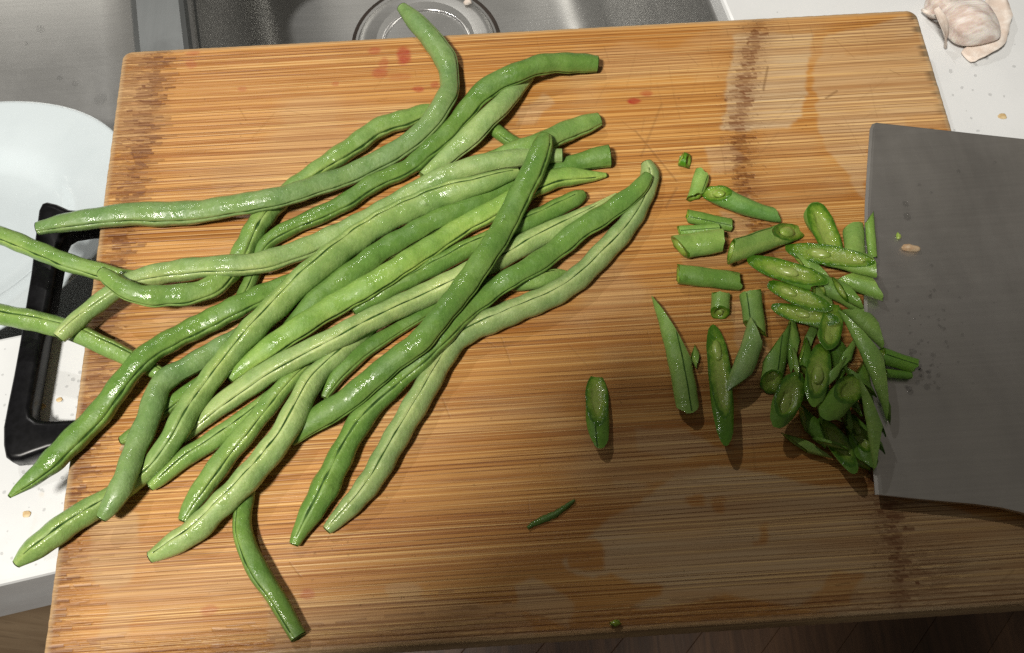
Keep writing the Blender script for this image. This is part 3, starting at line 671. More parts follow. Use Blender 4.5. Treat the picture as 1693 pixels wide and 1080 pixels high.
B['b16'] = ([(1072, 290, 9), (1062, 305, 13), (1047, 321, 15), (1002, 353, 17), (958, 380, 18), (925, 408, 18), (891, 432, 18), (847, 459, 17), (802, 491, 16.5), (770, 516, 16), (742, 544, 17), (714, 575, 18), (680, 609, 18), (645, 642, 18.5), (615, 672, 19.5), (592, 699, 20), (570, 740, 20), (553, 775, 22), (530, 820, 22.5), (509, 857, 18), (494, 885, 12), (488, 901, 9)], [-.8, -.8, -.8, -.3, .3, .15], G_DARK, 'long dark bean lying against the pale right edge bean, its tip over it')
B['b7'] = ([(930, 257, 11), (879, 259, 14), (817, 266, 15.5), (754, 284, 16), (692, 311, 16), (640, 344, 16.5), (590, 372, 17), (540, 396, 17.5), (485, 418, 18), (429, 436, 18.5), (375, 440, 18), (340, 441, 17.5), (300, 446, 19), (260, 453, 18), (225, 463, 17), (195, 478, 16), (165, 500, 15.5), (135, 525, 15), (110, 548, 14), (99, 559, 12)], [-.9, -.9, -.8, -.5, -.1, .45], G_LIGHT, 'long pale bean curving left and down to a cut end over the handle')
B['b12'] = ([(16, 819, 4), (30, 807, 9), (53, 790, 14), (91, 757, 20.5), (125, 723, 21), (158, 690, 20.5), (185, 657, 19.5), (208, 627, 19), (247, 586, 19), (290, 560, 19), (340, 536, 19.5), (384, 513, 19), (429, 491, 18), (465, 474, 16), (500, 458, 13), (530, 445, 10)], [.3, .45, .45, .35, .3], G_DARK, 'thick dark bean with a tapered tip hanging past the left board edge')
B['b9'] = ([(28, 934, 8), (45, 918, 16), (69, 899, 21), (111, 868, 22), (153, 842, 20), (200, 812, 17), (230, 788, 17), (259, 760, 18), (289, 718, 20), (314, 675, 21), (347, 630, 19.5), (379, 586, 19.5), (421, 541, 21), (454, 508, 21), (495, 469, 22), (547, 426, 22.5), (600, 388, 22), (650, 358, 21.5), (700, 336, 21.5), (754, 315, 20), (800, 302, 16), (837, 290, 12), (857, 285, 7)], [-.2, -.2, -.3, -.3, -.45, -.75, -.8, -.6], (0.185, 0.310, 0.078), 'longest thick bean from the lower left corner up through the pile')
B['b1'] = ([(64, 378, 11), (85, 373, 13), (111, 367, 16), (178, 358, 18), (225, 355, 20), (300, 351, 20.5), (340, 348, 19), (400, 339, 18), (451, 329, 17.5), (490, 318, 17.5), (529, 306, 17.5), (570, 292, 17.5), (607, 275, 17.5), (645, 256, 17.5), (680, 233, 17), (710, 205, 17), (731, 176, 17.5), (743, 150, 16), (743, 132, 15.5), (741, 112, 17), (733, 92, 18.5), (712, 62, 17), (695, 45, 16), (680, 30, 14), (664, 14, 9)], [.35, .6, .6, .6, .7, .9, .9], G_BLUE, 'long bean curling up over the far board edge toward the drain')
B['b18'] = ([(902, 226, 11), (898, 240, 17), (890, 262, 19), (877, 293, 20), (853, 338, 19.5), (829, 382, 20), (797, 432, 19.5), (767, 476, 20), (732, 520, 19), (693, 564, 19.5), (665, 587, 19), (638, 609, 19), (605, 637, 20), (570, 664, 20), (529, 688, 20), (505, 706, 15), (480, 730, 9)], [-.65, -.75, -.8, -.9, -.9], G_DARK, 'dark bean lying across the top of the pile over all others')

late = []; info = {}
for bi, (key, dat) in enumerate(B.items()):
    pts, seam, color, label = dat[:4]; lf = dat[4] if len(dat) > 4 else None
    pp = catmull(pts, 4.0)
    z = np.full(len(pp), .006)
    for it in range(4):
        c = np.array([at(p[0], p[1], zz) for p, zz in zip(pp, z)])
        r = np.array([p[2] * 1.035 * mpp(q) for p, q in zip(pp, c)])
        s = np.concatenate([[0], np.cumsum(np.linalg.norm(np.diff(c[:, :2], axis=0), axis=1))])
        z = smooth_env(lift(c, r), s)
    c = np.array([at(p[0], p[1], zz) for p, zz in zip(pp, z)])
    info[key] = [pp, c, r, s, seam, color, label, bi]
    if lf:
        keep = np.array([not lf(p) for p in pp]); ob_add(c[keep], r[keep]); late.append((key, lf))
    else: ob_add(c, r)
for key, lf in late + [('b4', lambda p: p[0] < 300 and p[1] > 440)]:
    pp, c, r, s = info[key][:4]; mk = np.array([lf(p) for p in pp])
    z = c[:, 2].copy()
    if key == 'b4':
        for k in ('b5', 'b7'): pass
    for it in range(3):
        cc = np.array([at(p[0], p[1], zz) for p, zz in zip(pp, z)])
        # rest on the others only
        own = set(map(tuple, np.round(c[:, :3], 7)))
        keepi = [i for i in range(len(OB['x'])) if (round(OB['x'][i], 7), round(OB['y'][i], 7), round(OB['z'][i], 7)) not in own]
        sv = {k: OB[k] for k in OB}
        for k in OB: OB[k] = [sv[k][i] for i in keepi]
        req = lift(cc, r)
        for k in OB: OB[k] = sv[k]
        z = smooth_env(np.where(mk, req, np.minimum(c[:, 2], 1)), s)
    info[key][1] = np.array([at(p[0], p[1], zz) for p, zz in zip(pp, z)])
for key, (pp, c, r, s, seam, color, label, bi) in info.items():
    ds = np.maximum(2, int(len(c) / (s[-1] / .0017)))
    s2 = np.arange(0, s[-1], .0017); s2 = np.append(s2, s[-1])
    c2 = np.stack([np.interp(s2, s, c[:, k]) for k in range(3)], 1); r2 = np.interp(s2, s, r)
    jit = np.stack([vnoise(s2 * 70, s2 * 0 + 1, 200 + bi), vnoise(s2 * 70, s2 * 0 + 2, 300 + bi), s2 * 0], 1) - .5; jit[:, 2] = 0
    c2 = c2 + jit * .0010
    # soften the polyline
    for _ in range(2): c2[1:-1] = (c2[:-2] + 2 * c2[1:-1] + c2[2:]) / 4
    col = tuple(np.array(color) * np.array((1.0, 1.0, 1.12)) * (1 + .10 * (random.random() - .5)))
    build_bean(c2, r2, seam if len(seam) > 1 else seam * 2, col, label, 100 + bi * 13, s2)

# ------------------------------------------------------------------ sliced pieces
UPv = 0.0
def piece(A, Bp, hw, a=(0, 0), b=(0, 0), bend=0, color=G_MID, label='', seed=None, sq=.85, lay=None, seam=None, w2=None, name='bean_slice'):
    """a length of bean from A to B (photo px); a, b = (slant, direction of the slant) of the cut at each end, 0 = up, 90 = right of travel"""
    A = np.array(A, float); Bp = np.array(Bp, float); mid = (A + Bp) / 2; d = Bp - A; nrm = np.array([-d[1], d[0]]) / np.hypot(*d)
    if a[0] >= 1.8 and sq == .85: sq = .62
    NS = 13; ts = np.linspace(0, 1, NS)
    P = np.array([A + d * t + nrm * bend * 4 * t * (1 - t) for t in ts])
    z = np.full(NS, .004)
    k_up = max(abs(a[0]) if a[1] in (0, 180) else 0, abs(b[0]) if b[1] in (0, 180) else 0)
    thin = 1.0 / (1 + .35 * k_up)
    for it in range(3):
        c = np.array([at(p[0], p[1], q) for p, q in zip(P, z)]); r = np.array([hw * mpp(q) for q in c])
        req = lift(c, r * thin, .72) if lay is None else np.array([ground(*p[:2]) for p in c]) + r * .9 + lay
        n2 = NS // 2 + 1; za = req[:n2].max(); zb = req[n2 - 1:].max()
        Lw = np.linalg.norm(c[-1] - c[0]); mx = .45 * Lw
        if za - zb > mx: zb = za - mx
        if zb - za > mx: za = zb - mx
        z = za + (zb - za) * ts
    c = np.array([at(p[0], p[1], q) for p, q in zip(P, z)])
    if lay is None: ob_add(c, r * thin)
    s = np.concatenate([[0], np.cumsum(np.linalg.norm(np.diff(c, axis=0), axis=1))]); L = s[-1]; r0 = r.mean(); r1 = r0 if w2 is None else r0 * w2
    T, S, Un = frames(c)
    def X(sx):
        sx = np.clip(sx, 0, L); return [np.array([np.interp(sx, s, arr[:, k]) for k in range(3)]) for arr in (c, T, S, Un)]
    K = 24; J = 9
    ths = np.linspace(0, 2 * np.pi, K, endpoint=False)
    r0 *= 1.08; ka, kb = a[0] * r0, b[0] * r0; qj = 1 + .22 * (vnoise(ths * 1.9 + mid[0], ths * 0 + mid[1], 12) - .5); fa, fb = math.radians(a[1]), math.radians(b[1])
    xa, xb = abs(ka), L - abs(kb)
    def rad(x): return (r0 + (r1 - r0) * x / L) * (1 + .03 * math.sin(x * 500 + mid[0]))
    def pos(x, th, q=1.0, inset=0.0):
        C_, T_, S_, U_ = X(x); rr = rad(min(max(x, 0), L)) * q
        return C_ + T_ * (x - min(max(x, 0), L)) + rr * math.sin(th) * S_ + rr * sq * math.cos(th) * U_
    ph0 = (mid[0] * 7 + mid[1] * 3) % 6.28
    vs = []; sut = []
    # cut edge positions round the pod
    rag = (vnoise(ths * 2.6 + mid[1], ths * 0 + mid[0], 33) - .5) * .0016 + (vnoise(ths * 6 + mid[0], ths * 0, 34) - .5) * .0006; rag[-1] = rag[0] = 0
    ea = [xa + ka * math.cos(t - fa) + e for t, e in zip(ths, rag)]; eb = [xb + kb * math.cos(t - fb) - e for t, e in zip(ths, rag[::-1])]
    for j in range(J):
        for k, th in enumerate(ths):
            x0, x1 = ea[k], max(eb[k], ea[k] + .0004); x = x0 + (x1 - x0) * j / (J - 1); vs.append(pos(x, th)); sut.append(math.exp(-((((th - ph0 + math.pi) % (2 * math.pi)) - math.pi) / .3) ** 2))
    fs = [(j * K + k, (j + 1) * K + k, (j + 1) * K + (k + 1) % K, j * K + (k + 1) % K) for j in range(J - 1) for k in range(K)]
    me = mesh(name, vs, fs); attr(me, 'suture', sut); cen = c[NS // 2]
    me.transform(Matrix.Translation([-float(q) for q in cen]))
    o = link(name, me, M['bean']); o.location = tuple(map(float, cen)); o.color = (*(np.array(color) * random.uniform(1.02, 1.25)), 1)
    tag(o, label, 'bean slice', 'slanting slices of green bean beside the cleaver')
    # cut faces: rim, fleshy wall, hollow
    for (ex, kk, ff, xc, sg) in ((ea, ka, fa, xa, -1), (eb, kb, fb, xb, 1)):
        fv = []; dp = []; fsh = (.32 if int(mid[0] + mid[1]) % 2 else -.32)
        qs = (1.0, .90, .78, .64, .56, .42, .22); dz = (0, .0002, .0001, -.0004, -.0016, -.0026, -.0030); dd = (0, .15, .35, .55, .75, .9, 1)
        for q0, z_, dv in zip(qs, dz, dd):
            for k, th in enumerate(ths):
                q = q0 * (qj[k] if .3 < q0 < .95 else 1.0)
                fa_, fb_ = q * math.cos(th - ff) + fsh * (1 - q0), q * math.sin(th - ff) * (1 if q0 > .7 else .80)
                x = xc + kk * fa_; q = math.hypot(fa_, fb_); th_ = ff + math.atan2(fb_, fa_)
                if q0 > .95: x = ex[k]
                if sg > 0: x = max(x, xa + ka * q * math.cos(th - fa) + .0004)
                p = pos(x, th_, q * .998); C_, T_, S_, U_ = X(x)
                fv.append(p + T_ * sg * z_ * 1.0 - cen); dp.append(dv)
        n = len(qs); fs = [(i * K + k, i * K + (k + 1) % K, (i + 1) * K + (k + 1) % K, (i + 1) * K + k) for i in range(n - 1) for k in range(K)] + [tuple(range((n - 1) * K, n * K))]
        me = mesh('cut_face', fv, fs); attr(me, 'depth', dp); link('cut_face', me, M['flesh'], o)
    if seed:
        e, off, sz = seed
        xc, kk, ff, sg = (xa, ka, fa, -1) if e == 'a' else (xb, kb, fb, 1)
        bm = bmesh.new(); bmesh.ops.create_uvsphere(bm, u_segments=12, v_segments=8, radius=1.0)
        x = xc + kk * off * .55; q = .55 * off
        p = pos(x, ff, q); C_, T_, S_, U_ = X(x)
        up = (U_ * math.cos(ff) + S_ * math.sin(ff)) * sq
        t_ax = (T_ * kk + up * r0); t_ax /= np.linalg.norm(t_ax); nn = np.cross(t_ax, np.cross(up, T_)); 
        sd = np.cross(t_ax, up); sd /= np.linalg.norm(sd); nn = np.cross(sd, t_ax)
        sz = sz * .84; Lg = r0 * .62 * (1 + abs(kk) / r0 * .22) * sz
        for v in bm.verts:
            q_ = t_ax * v.co.x * Lg + sd * v.co.y * r0 * .50 * sz + nn * v.co.z * r0 * .34 * sz
            v.co = Vector(p - cen + q_)
        link('seed', frombm('seed', bm), M['seed'], o)
    if seam is not None:
        sv = []; 
        for j in range(12):
            for dth in (-.06, .06):
                th = seam + dth; x0 = xa + ka * math.cos(th - fa); x1 = xb + kb * math.cos(th - fb); x = x0 + (x1 - x0) * (j + .3) / 11.6; sv.append(pos(x, th, 1.012) - cen)
        link('seam', mesh('seam', sv, [(2 * j, 2 * j + 1, 2 * j + 3, 2 * j + 2) for j in range(11)]), M['seam'], o)
    return o
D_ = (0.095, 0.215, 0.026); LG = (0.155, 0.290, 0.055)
# loose pieces, upper group
piece((1124, 262), (1143, 268), 12, (.2, 0), (.4, 180), 0, (0.06, 0.19, 0.01), 'tiny glossy green bean nub, topmost of the loose bits')
piece((1163, 283), (1147, 333), 12.5, (.5, -90), (.7, 90), 0, G_MID, 'small narrow bean chip touching the long tapering piece', seam=-.7)
piece((1166, 308), (1292, 358), 18, (1.15, 0), (.5, 90), 7, (0.105, 0.235, 0.05), 'long tapering bean end with its hollow cut facing up left', seed=('a', .2, .9), w2=.62)
piece((1135, 357), (1211, 373), 11, (.2, 90), (.2, 90), 0, G_DARK, 'upper narrow flap of the split open bean piece', seam=.5)
piece((1121, 384), (1192, 379), 10, (.2, 90), (.2, 90), 0, LG, 'pale middle strip of the split open bean piece', seam=.2)
piece((1113, 411), (1200, 396), 20, (.5, 90), (.2, -90), 0, G_MID, 'broad lower flap of the split open bean piece')
piece((1119, 453), (1225, 466), 16, (.15, 90), (.25, 90), 0, G_DARK, 'straight wet bean length with square ends above the tiny chunk')
piece((1192, 486), (1190, 523), 15, (.1, 0), (.4, 180), 0, G_MID, 'tiny square chunk of bean below the straight wet length', seed=('b', .0, .7))
piece((1240, 482), (1250, 556), 17, (.2, 90), (.7, -90), 0, G_MID, 'short bean piece with a dark seam above the leaning piece', seam=.55)
piece((1256, 528), (1203, 664), 16.5, (1.3, -90), (1.6, 90), -4, G_BLUE, 'leaning dull green piece right of the long hollow slice')
piece((1095, 484), (1139, 687), 19, (3.2, -90), (1.0, 0), -4, G_MID, 'long spear shaped slice, leftmost of the standing three', seam=-.15)
piece((1141, 573), (1158, 607), 8, (1.2, 90), (1.2, 90), 0, LG, 'tiny pale sliver beside the long hollow slice')
piece((1181, 530), (1198, 741), 18, (4.6, 0), (4.6, 0), -2, (0.085, 0.20, 0.018), 'long narrow slice with its hollow side up and a pale seed at the top', seed=('a', -.75, 1.0))
piece((988, 614), (993, 745), 18.5, (2.5, 0), (2.5, 0), 3, D_, 'lone curled slice lying apart in the middle of the board', seam=.3)
# heap against the blade: lower layer first
piece((1335, 478), (1382, 522), 15, (.8, 90), (.8, 90), 0, G_MID, 'wet slice wedged low under the seeded pair at the heap top')
piece((1330, 456), (1438, 514), 15.5, (1.4, 90), (1.4, 90), -3, LG, 'long pale slice slanting down to the blade in the upper heap')
piece((1385, 455), (1466, 483), 17, (1.0, -90), (1.0, 90), 0, LG, 'light slice pointing over the blade at the upper heap')
piece((1298, 514), (1320, 616), 13, (2.0, 90), (2.0, 90), 0, G_DARK, 'dark upright slice in the left part of the heap')
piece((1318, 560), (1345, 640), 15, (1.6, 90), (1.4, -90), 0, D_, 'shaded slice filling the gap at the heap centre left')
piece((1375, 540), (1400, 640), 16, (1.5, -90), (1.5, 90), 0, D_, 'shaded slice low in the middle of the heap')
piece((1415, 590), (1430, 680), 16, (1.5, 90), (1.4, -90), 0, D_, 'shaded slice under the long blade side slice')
piece((1452, 586), (1514, 606), 13, (.3, 0), (.5, 0), 0, D_, 'short slice lying flat on the blade', seam=.1)
piece((1462, 617), (1506, 621), 7, (.2, 0), (.2, 0), 0, D_, 'thin dark strip lying flat on the blade')
piece((1400, 502), (1468, 567), 15, (1.3, -90), (1.5, 90), 0, G_MID, 'slice half under the long one that crosses onto the blade')
piece((1288, 530), (1274, 648), 18, (2.0, 90), (.9, 180), 0, G_DARK, 'upright slice with a dark round cut end at its foot', seam=-.3)
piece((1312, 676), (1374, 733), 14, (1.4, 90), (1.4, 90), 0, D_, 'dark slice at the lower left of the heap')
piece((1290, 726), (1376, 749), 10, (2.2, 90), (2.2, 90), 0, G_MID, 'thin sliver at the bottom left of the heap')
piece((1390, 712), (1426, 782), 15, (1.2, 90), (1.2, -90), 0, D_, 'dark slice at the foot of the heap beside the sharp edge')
piece((1358, 690), (1410, 786), 17, (2.6, 0), (2.6, 0), -4, (0.10, 0.22, 0.03), 'slice with its green face up at the bottom tip of the heap')
piece((1404, 678), (1443, 778), 16, (2.4, 0), (2.4, 0), 0, G_DARK, 'seeded slice near the bottom of the heap by the blade edge', seed=('a', -.3, .95))
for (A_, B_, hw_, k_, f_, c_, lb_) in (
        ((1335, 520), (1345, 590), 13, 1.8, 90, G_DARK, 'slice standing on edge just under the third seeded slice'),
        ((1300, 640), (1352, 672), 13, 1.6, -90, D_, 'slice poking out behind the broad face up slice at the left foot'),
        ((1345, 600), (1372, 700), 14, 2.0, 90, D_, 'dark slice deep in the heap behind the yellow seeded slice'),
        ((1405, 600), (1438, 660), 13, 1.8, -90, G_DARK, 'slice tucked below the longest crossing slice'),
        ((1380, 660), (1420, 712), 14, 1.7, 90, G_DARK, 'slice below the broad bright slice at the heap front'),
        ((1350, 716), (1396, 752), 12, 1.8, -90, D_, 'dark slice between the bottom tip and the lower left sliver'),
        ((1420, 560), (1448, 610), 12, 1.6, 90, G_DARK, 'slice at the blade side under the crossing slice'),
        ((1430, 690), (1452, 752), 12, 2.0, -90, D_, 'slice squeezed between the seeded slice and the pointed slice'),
        ((1370, 470), (1432, 500), 13, 1.5, 90, LG, 'pale slice under the light slice that points over the blade'),
        ((1320, 486), (1385, 545), 13, 1.8, -90, G_MID, 'slice running down from the second seeded slice'),
        ((1395, 425), (1448, 452), 12, 1.4, 90, LG, 'light slice under the large slice that reaches the blade')):
    piece(A_, B_, hw_, (k_, f_), (k_, f_), 0, c_, lb_)
# upper heap
piece((1410, 371), (1414, 428), 16, (.5, 90), (.5, 0), 0, G_MID, 'short upright piece between the blade corner and a seeded slice')
piece((1436, 350), (1443, 428), 7.5, (1.5, 90), (.5, 0), 0, LG, 'thin pale sliver standing along the cutting edge')
piece((1343, 347), (1392, 425), 20, (.6, 180), (3.0, 180), 0, G_DARK, 'wet slice with an oval cut face at the top of the heap')
piece((1196, 421), (1337, 372), 17.5, (.8, -90), (2.2, 180), 0, G_MID, 'long slice left of the heap top with a pale seed in its cut end', seed=('b', -.2, 1.25), seam=-.75)
piece((1300, 420), (1381, 459), 10, (2.0, 90), (2.0, 90), 0, G_MID, 'narrow slice sandwiched between the two seeded upper slices')
piece((1296, 403), (1452, 443), 19, (3.6, 0), (.4, 90), 0, LG, 'large slice reaching the blade with a yellow seed bed showing', seed=('a', -.4, 1.1))
piece((1237, 421), (1344, 464), 19, (3.2, 0), (.5, 90), 2, (0.10, 0.23, 0.03), 'slice with a shiny white seed at the upper left of the heap', seed=('a', .05, 1.05))
piece((1271, 463), (1358, 509), 17, (3.0, 0), (.8, 0), 0, G_DARK, 'second seeded slice down the left of the heap', seed=('a', -.6, .9))
piece((1276, 501), (1368, 531), 16, (3.2, 0), (.6, 90), 2, G_DARK, 'third slice down the left of the heap, hollow side up', seed=('a', -.1, .8))
for (A_, B_, hw_, k_, f_, c_, lb_) in (
        ((1452, 640), (1478, 700), 7, 2.2, 90, LG, 'thin bright sliver along the far side of the longest crossing slice'),
        ((1376, 610), (1352, 640), 6, 1.6, -90, LG, 'tiny bright chip on top of the yellow seeded slice'),
        ((1300, 575), (1330, 622), 9, 2.4, 90, G_MID, 'narrow slice lying over the left part of the lower heap'),
        ((1402, 640), (1420, 690), 7, 2.2, -90, LG, 'thin bright sliver between the front face up slice and the pointed slice'),
        ((1340, 665), (1395, 690), 9, 2.0, 90, G_MID, 'narrow slice lying across the front of the lower heap')):
    piece(A_, B_, hw_, (k_, f_), (k_, f_), 0, c_, lb_)
# top layer
piece((1412, 545), (1390, 623), 9, (3.0, 90), (2.0, 90), 0, LG, 'pale thin sliver upright in the middle of the heap')
piece((1386, 498), (1364, 578), 18, (2.4, 0), (1.0, 0), 0, G_DARK, 'rounded slice rising at the centre top of the lower heap')
piece((1364, 562), (1340, 677), 19, (2.8, 0), (2.8, 0), 0, D_, 'slice lying face up with a yellow seed at its lower end', seed=('a', .35, 1.1))
piece((1392, 585), (1362, 656), 8, (2.6, 90), (2.6, 90), 0, LG, 'pale edge of a slice between two face up slices')
piece((1322, 618), (1282, 705), 21, (1.7, 0), (1.7, 0), 0, (0.10, 0.22, 0.028), 'broad face up slice at the left foot of the heap')
piece((1427, 618), (1355, 697), 21, (1.9, 0), (1.9, 0), 0, (0.11, 0.23, 0.03), 'broad bright face up slice at the front of the heap')
piece((1400, 506), (1481, 691), 16, (3.0, -90), (3.0, 90), -5, G_MID, 'longest slice crossing from the heap down onto the blade')
piece((1434, 622), (1459, 778), 14, (3.4, -90), (3.0, 90), 0, G_MID, 'long pointed slice lying along the sharp edge at the bottom')

# ------------------------------------------------------------------ small scraps
def blob(name, px, py, rx, ry, h, mat, label, cat, group=None, rot=0, seed=1, kind=None, base=None):
    p = at(px, py, base if base is not None else 0.0)
    if base is None: p = at(px, py, ground(p[0], p[1]))
    k = mpp(p); bm = bmesh.new(); bmesh.ops.create_icosphere(bm, subdivisions=3, radius=1.0); rs = np.random.default_rng(seed); o3 = rs.random(3) * 9
    for v in bm.verts:
        f = 1 + .45 * (vnoise(np.array([v.co.x * 1.7 + o3[0]]), np.array([v.co.y * 1.7 + v.co.z + o3[1]]), seed)[0] - .5)
        x, y, z = v.co.x * rx * k * f, v.co.y * ry * k * f, max(v.co.z, -.3) * h * f
        v.co = (x * math.cos(rot) - y * math.sin(rot), x * math.sin(rot) + y * math.cos(rot), z + .3 * h)
    o = link(name, frombm(name, bm), mat); o.location = tuple(map(float, p))
    return tag(o, label, cat, group, kind)
# dark green shred of skin
pp = catmull([(872, 873, 2), (886, 864, 4), (900, 858, 5), (918, 850, 4.5), (935, 838, 3.5), (950, 827, 1.5)], 2.0)
c = np.array([at(p[0], p[1], .0009) for p in pp]); T, S, Un = frames(c); vs = []; W_ = 7
for i, p in enumerate(pp):
    for k in range(W_):
        a = (k / (W_ - 1) - .5) * 2; ww = p[2] * mpp(c[i]) * (1 + .5 * (vnoise(np.array([i * .5]), np.array([k * 3.]), 3)[0] - .5))
        vs.append(c[i] + S[i] * a * ww + Un[i] * (.0010 * (1 - a * a) - .0005))
n = len(pp); fs = [(i * W_ + k, (i + 1) * W_ + k, (i + 1) * W_ + k + 1, i * W_ + k + 1) for i in range(n - 1) for k in range(W_ - 1)]
me = mesh('bean_shred', vs, fs); attr(me, 'suture', np.zeros(len(vs))); o = link('bean_shred', me, M['bean']); o.color = (.07, .15, .03, 1)
md = o.modifiers.new('thickness', 'SOLIDIFY'); md.thickness = .0003
tag(o, 'ragged dark green shred of bean skin on the near part of the board', 'bean scrap')
piece((1011, 1034), (1024, 1027), 5, (.5, 90), (.5, 90), 0, (0.22, 0.30, 0.03), 'small yellow green scrap near the front board edge', name='bean_scrap')
blob('crumb', 1503, 411, 15, 6, .0022, M['crumb'], 'tan flake of garlic stuck on the grey blade', 'crumb', rot=-.25, seed=4)
blob('crumb', 1485, 391, 4, 6, .0010, M['seed'], 'tiny green fleck on the grey blade above the tan flake', 'crumb', seed=5)
blob('bean_scrap', 205, 741, 7, 4, .002, M['crumb'], 'brown stem crumb under the left bent bean', 'bean scrap', rot=.6, seed=6)
# water drops
def drops(name, spots, label, zf=None):
    bm = bmesh.new(); rs = np.random.default_rng(len(name))
    for (x, y, r_) in spots:
        p = at(x, y, 0 if zf is None else zf)
        if zf is None: p = at(x, y, ground(p[0], p[1]))
        k = mpp(p) * r_
        ret = bmesh.ops.create_uvsphere(bm, u_segments=10, v_segments=6, radius=1.0)
        a = rs.uniform(.75, 1.35); b = rs.uniform(.75, 1.2); ro = rs.uniform(0, 3.14)
        for v in ret['verts']:
            X_, Y_ = v.co.x * k * a, v.co.y * k * b
            v.co = (p[0] + X_ * math.cos(ro) - Y_ * math.sin(ro), p[1] + X_ * math.sin(ro) + Y_ * math.cos(ro), p[2] + max(v.co.z, 0) * k * .55)
    o = link(name, frombm(name, bm), M['water']); tag(o, label, 'water drops', kind='stuff'); return o
rs = np.random.default_rng(3)
bd = [(600 + rs.normal() * 90, 930 + rs.normal() * 50, rs.uniform(1, 2.2)) for _ in range(34)] + [(rs.uniform(240, 1400), rs.uniform(100, 1000), rs.uniform(.8, 1.8)) for _ in range(90)]
drops('water_droplets', bd, 'scattered tiny water droplets sparkling on the wet board')
kd = [(1497, 337, 5), (1500, 358, 6), (1585, 283, 3), (1520, 305, 2.5), (1540, 318, 2.5), (1645, 268, 3), (1538, 490, 3), (1545, 480, 3), (1483, 497, 4)] + \
     [(1520 + rs.normal() * 22, 610 + rs.normal() * 22, rs.uniform(2, 6)) for _ in range(34)] + [(1540 + rs.normal() * 40, 530 + rs.normal() * 40, rs.uniform(1, 3)) for _ in range(40)]
drops('water_droplets', kd, 'small water drops clinging to the cleaver blade')
cd = [(rs.uniform(1230, 1693), rs.uniform(0, 230), rs.uniform(1.2, 3.5)) for _ in range(90)] + [(rs.uniform(0, 150), rs.uniform(570, 940), rs.uniform(1.2, 3.5)) for _ in range(90)]
cd = [q for q in cd if not (q[0] < 1525 and q[0] > 1215 and q[1] > 25)]
drops('water_droplets', cd, 'water droplets spattered over the white countertop', ZC + .0002)
sd = [(67, 49, 8), (45, 72, 4), (168, 166, 12), (112, 150, 4), (463, 14, 11), (950, 50, 9), (915, 20, 6), (980, 20, 5), (850, 35, 4), (880, 50, 4), (330, 40, 4), (100, 130, 6), (125, 140, 8), (190, 45, 5)]
drops('water_droplets', [q for q in sd if q[0] < 215], 'water drops on the floor of the left sink bowl', ZC - .1165)
drops('water_droplets', [q for q in sd if q[0] > 215], 'water drops on the floor of the right sink bowl', ZC - .2072)
blob('food_scrap', 773, 6, 7, 4, .003, M['husk'], 'pale yellow scrap lying at the drain rim', 'food scrap', seed=9, base=ZC - .203)
for i, (x, y, r_) in enumerate(((1657, 192, 7), (70, 672, 6), (98, 661, 5), (44, 850, 7))):
    blob('food_stain', x, y, r_, r_ * .8, .0002, M['stainm'], ['brown dried spot on the counter at upper right', 'brown dried spot inside the handle loop by the bar', 'fainter dried spot inside the handle loop', 'pale brown smear on the counter below the handle'][i], 'stain', 'dried spots on the counter', seed=20 + i, base=ZC + .0002)

# ------------------------------------------------------------------ garlic
def clove(cx, cy, rx, ry, h, rot, label, seed, mat):
    p = at(cx, cy, ZC + h * .9); k = mpp(p)
    bm = bmesh.new(); bmesh.ops.create_uvsphere(bm, u_segments=40, v_segments=24, radius=1.0); rs = np.random.default_rng(seed)
    for v in bm.verts:
        x, y, z = v.co; ang = math.atan2(y, z)
        tp = 1 - .45 * max(0, x) ** 2; ridge = 1 + .05 * math.sin(ang * 7 + seed) * (1 - x * x) + .08 * (vnoise(np.array([x * 2.5 + 9]), np.array([ang * 2 + 9]), seed)[0] - .5)
        X_ = x * rx * k * (1.12 if x > 0 else 1); Y_ = y * ry * k * tp * ridge; Z_ = z * h * tp * ridge
        Z_ -= .15 * h * x * x; Y_ += .22 * ry * k * x * x
        v.co = (X_ * math.cos(rot) - Y_ * math.sin(rot), X_ * math.sin(rot) + Y_ * math.cos(rot), Z_)
    o = link('garlic_clove', frombm('garlic_clove', bm), mat); o.location = (float(p[0]), float(p[1]), ZC + h * .92)
    return tag(o, label, 'garlic', 'garlic cloves in the corner')
def skin_flake(parent, pts, wid, name='papery_skin', seed=0):
    """a curled strip of papery skin; points (px, py, z above counter)"""
    P = np.array([[*at(x, y, ZC + z)] for x, y, z in pts]); C_ = catmull(P, .002); T, S, Un = frames(C_); vs = []; Wn = 7
    for i in range(len(C_)):
        t = i / (len(C_) - 1); w = wid * (.35 + .65 * math.sin(math.pi * min(1, t * .9 + .08))) * (1 + .5 * (vnoise(np.array([i * .8]), np.array([seed + .5]), 5)[0] - .5))
        for k in range(Wn):
            a = (k / (Wn - 1) - .5) * 2
            vs.append(C_[i] + S[i] * a * w + Un[i] * (.0012 * a * a + .0008 * (vnoise(np.array([i * .5]), np.array([k * 1.3 + seed]), 8)[0] - .5)))
    fs = [(i * Wn + k, (i + 1) * Wn + k, (i + 1) * Wn + k + 1, i * Wn + k + 1) for i in range(len(C_) - 1) for k in range(Wn - 1)]
    o = link(name, mesh(name, vs, fs), M['husk']); md = o.modifiers.new('thickness', 'SOLIDIFY'); md.thickness = .0003
    return adopt(o, parent)
g1 = clove(1602, 38, 48, 40, .0100, -.75, 'large pinkish garlic clove in papery skin at the upper right corner', 3, M['garlic'])
skin_flake(g1, [(1545, 15, .020), (1558, 40, .016), (1562, 62, .009), (1560, 78, .002)], .0030, seed=1)
skin_flake(g1, [(1648, -10, .006), (1643, 45, .0045), (1620, 80, .003), (1596, 97, .0010)], .0085, seed=2)
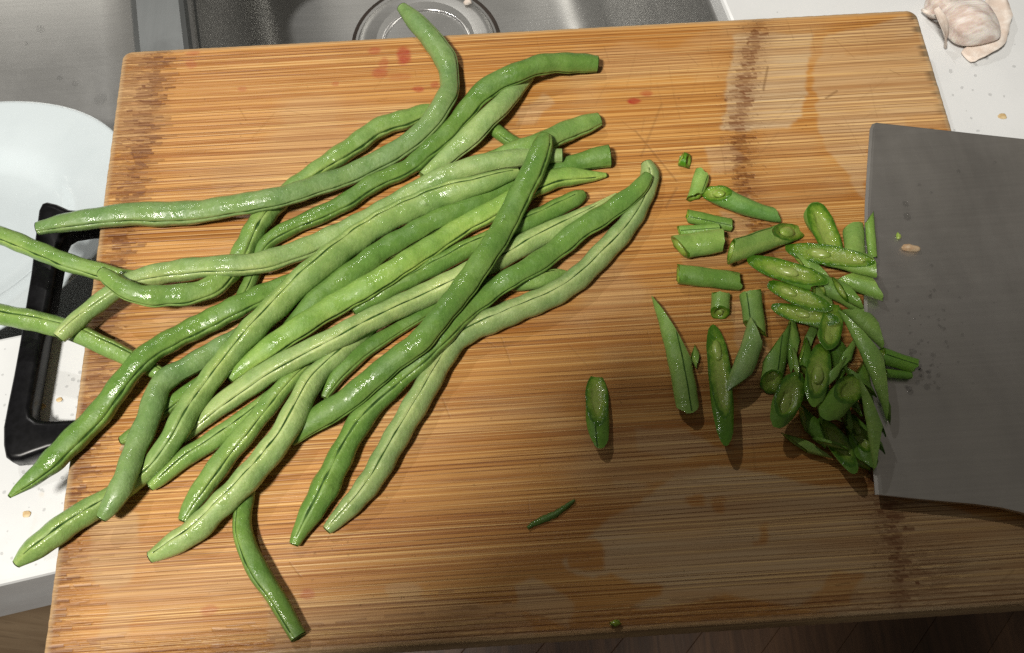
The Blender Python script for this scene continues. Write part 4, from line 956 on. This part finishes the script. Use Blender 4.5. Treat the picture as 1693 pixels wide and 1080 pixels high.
g2 = clove(1552, 8, 24, 22, .008, -1.0, 'smaller garlic clove tucked beside the board corner', 8, M['garlic'])
skin_flake(g2, [(1523, 18, .004), (1534, 26, .006), (1548, 30, .012)], .0012, seed=4)

# ------------------------------------------------------------------ the photographer, out of the picture, whose shade falls over the near right of the board
def photographer():
    vs = [(0.109, -1.042, -0.1), (0.099, -0.922, 0.16), (0.079, -0.752, 0.38), (0.059, -0.602, 0.475), (0.051, -0.507, 0.53), (0.047, -0.422, 0.53), (0.047, -0.357, 0.512), (-0.101, -0.606, 0.44), (-0.141, -0.496, 0.34), (0.015, -0.385, 0.375), (0.229, -0.646, 0.44), (0.26, -0.55, 0.38), (0.25, -0.4, 0.395), (0.045, -0.36, 0.38), (0.225, -0.375, 0.385)]
    es = [(0, 1), (1, 2), (2, 3), (3, 4), (4, 5), (5, 6), (3, 7), (7, 8), (8, 9), (3, 10), (10, 11), (11, 12), (9, 13), (12, 14)]
    rad = [.12, .11, .11, .075, .055, .105, .100, .05, .040, .030, .05, .040, .030, .028, .028]
    me = bpy.data.meshes.new('person'); me.from_pydata(vs, es, []); o = link('person', me, M['cloth'])
    sk = o.modifiers.new('body', 'SKIN')
    for d, r_ in zip(me.skin_vertices[0].data, rad): d.radius = (r_, r_)
    me.skin_vertices[0].data[0].use_root = True
    ss = o.modifiers.new('soft', 'SUBSURF'); ss.levels = 1; ss.render_levels = 2
    return tag(o, 'photographer in a dark top leaning over the board, outside the picture', 'person')
photographer()
def smartphone():
    ax, ay, az = RC[0], -RC[1], -RC[2]               # right, up and back of the lens
    c0 = CAM + ax * -.058 + ay * -.017 + az * .0095
    bm = bmesh.new(); pts = []
    for (cx, cy, a0) in ((.065, .027, 0), (-.065, .027, 90), (-.065, -.027, 180), (.065, -.027, 270)):
        for k in range(6):
            a = math.radians(a0 + 18 * k); pts.append((cx + .010 * math.cos(a), cy + .010 * math.sin(a)))
    rings = [[c0 + ax * x * q + ay * y * q + az * z for x, y in pts] for q, z in ((.97, -.0038), (1, -.0028), (1, .0028), (.97, .0038))]
    vs, fs = loft(rings, cap_first=True, cap_last=True)
    o = link('smartphone', mesh('smartphone', vs, fs), M['glass'], smooth=False)
    return tag(o, 'black smartphone held level over the board, taking the picture', 'phone')
smartphone()
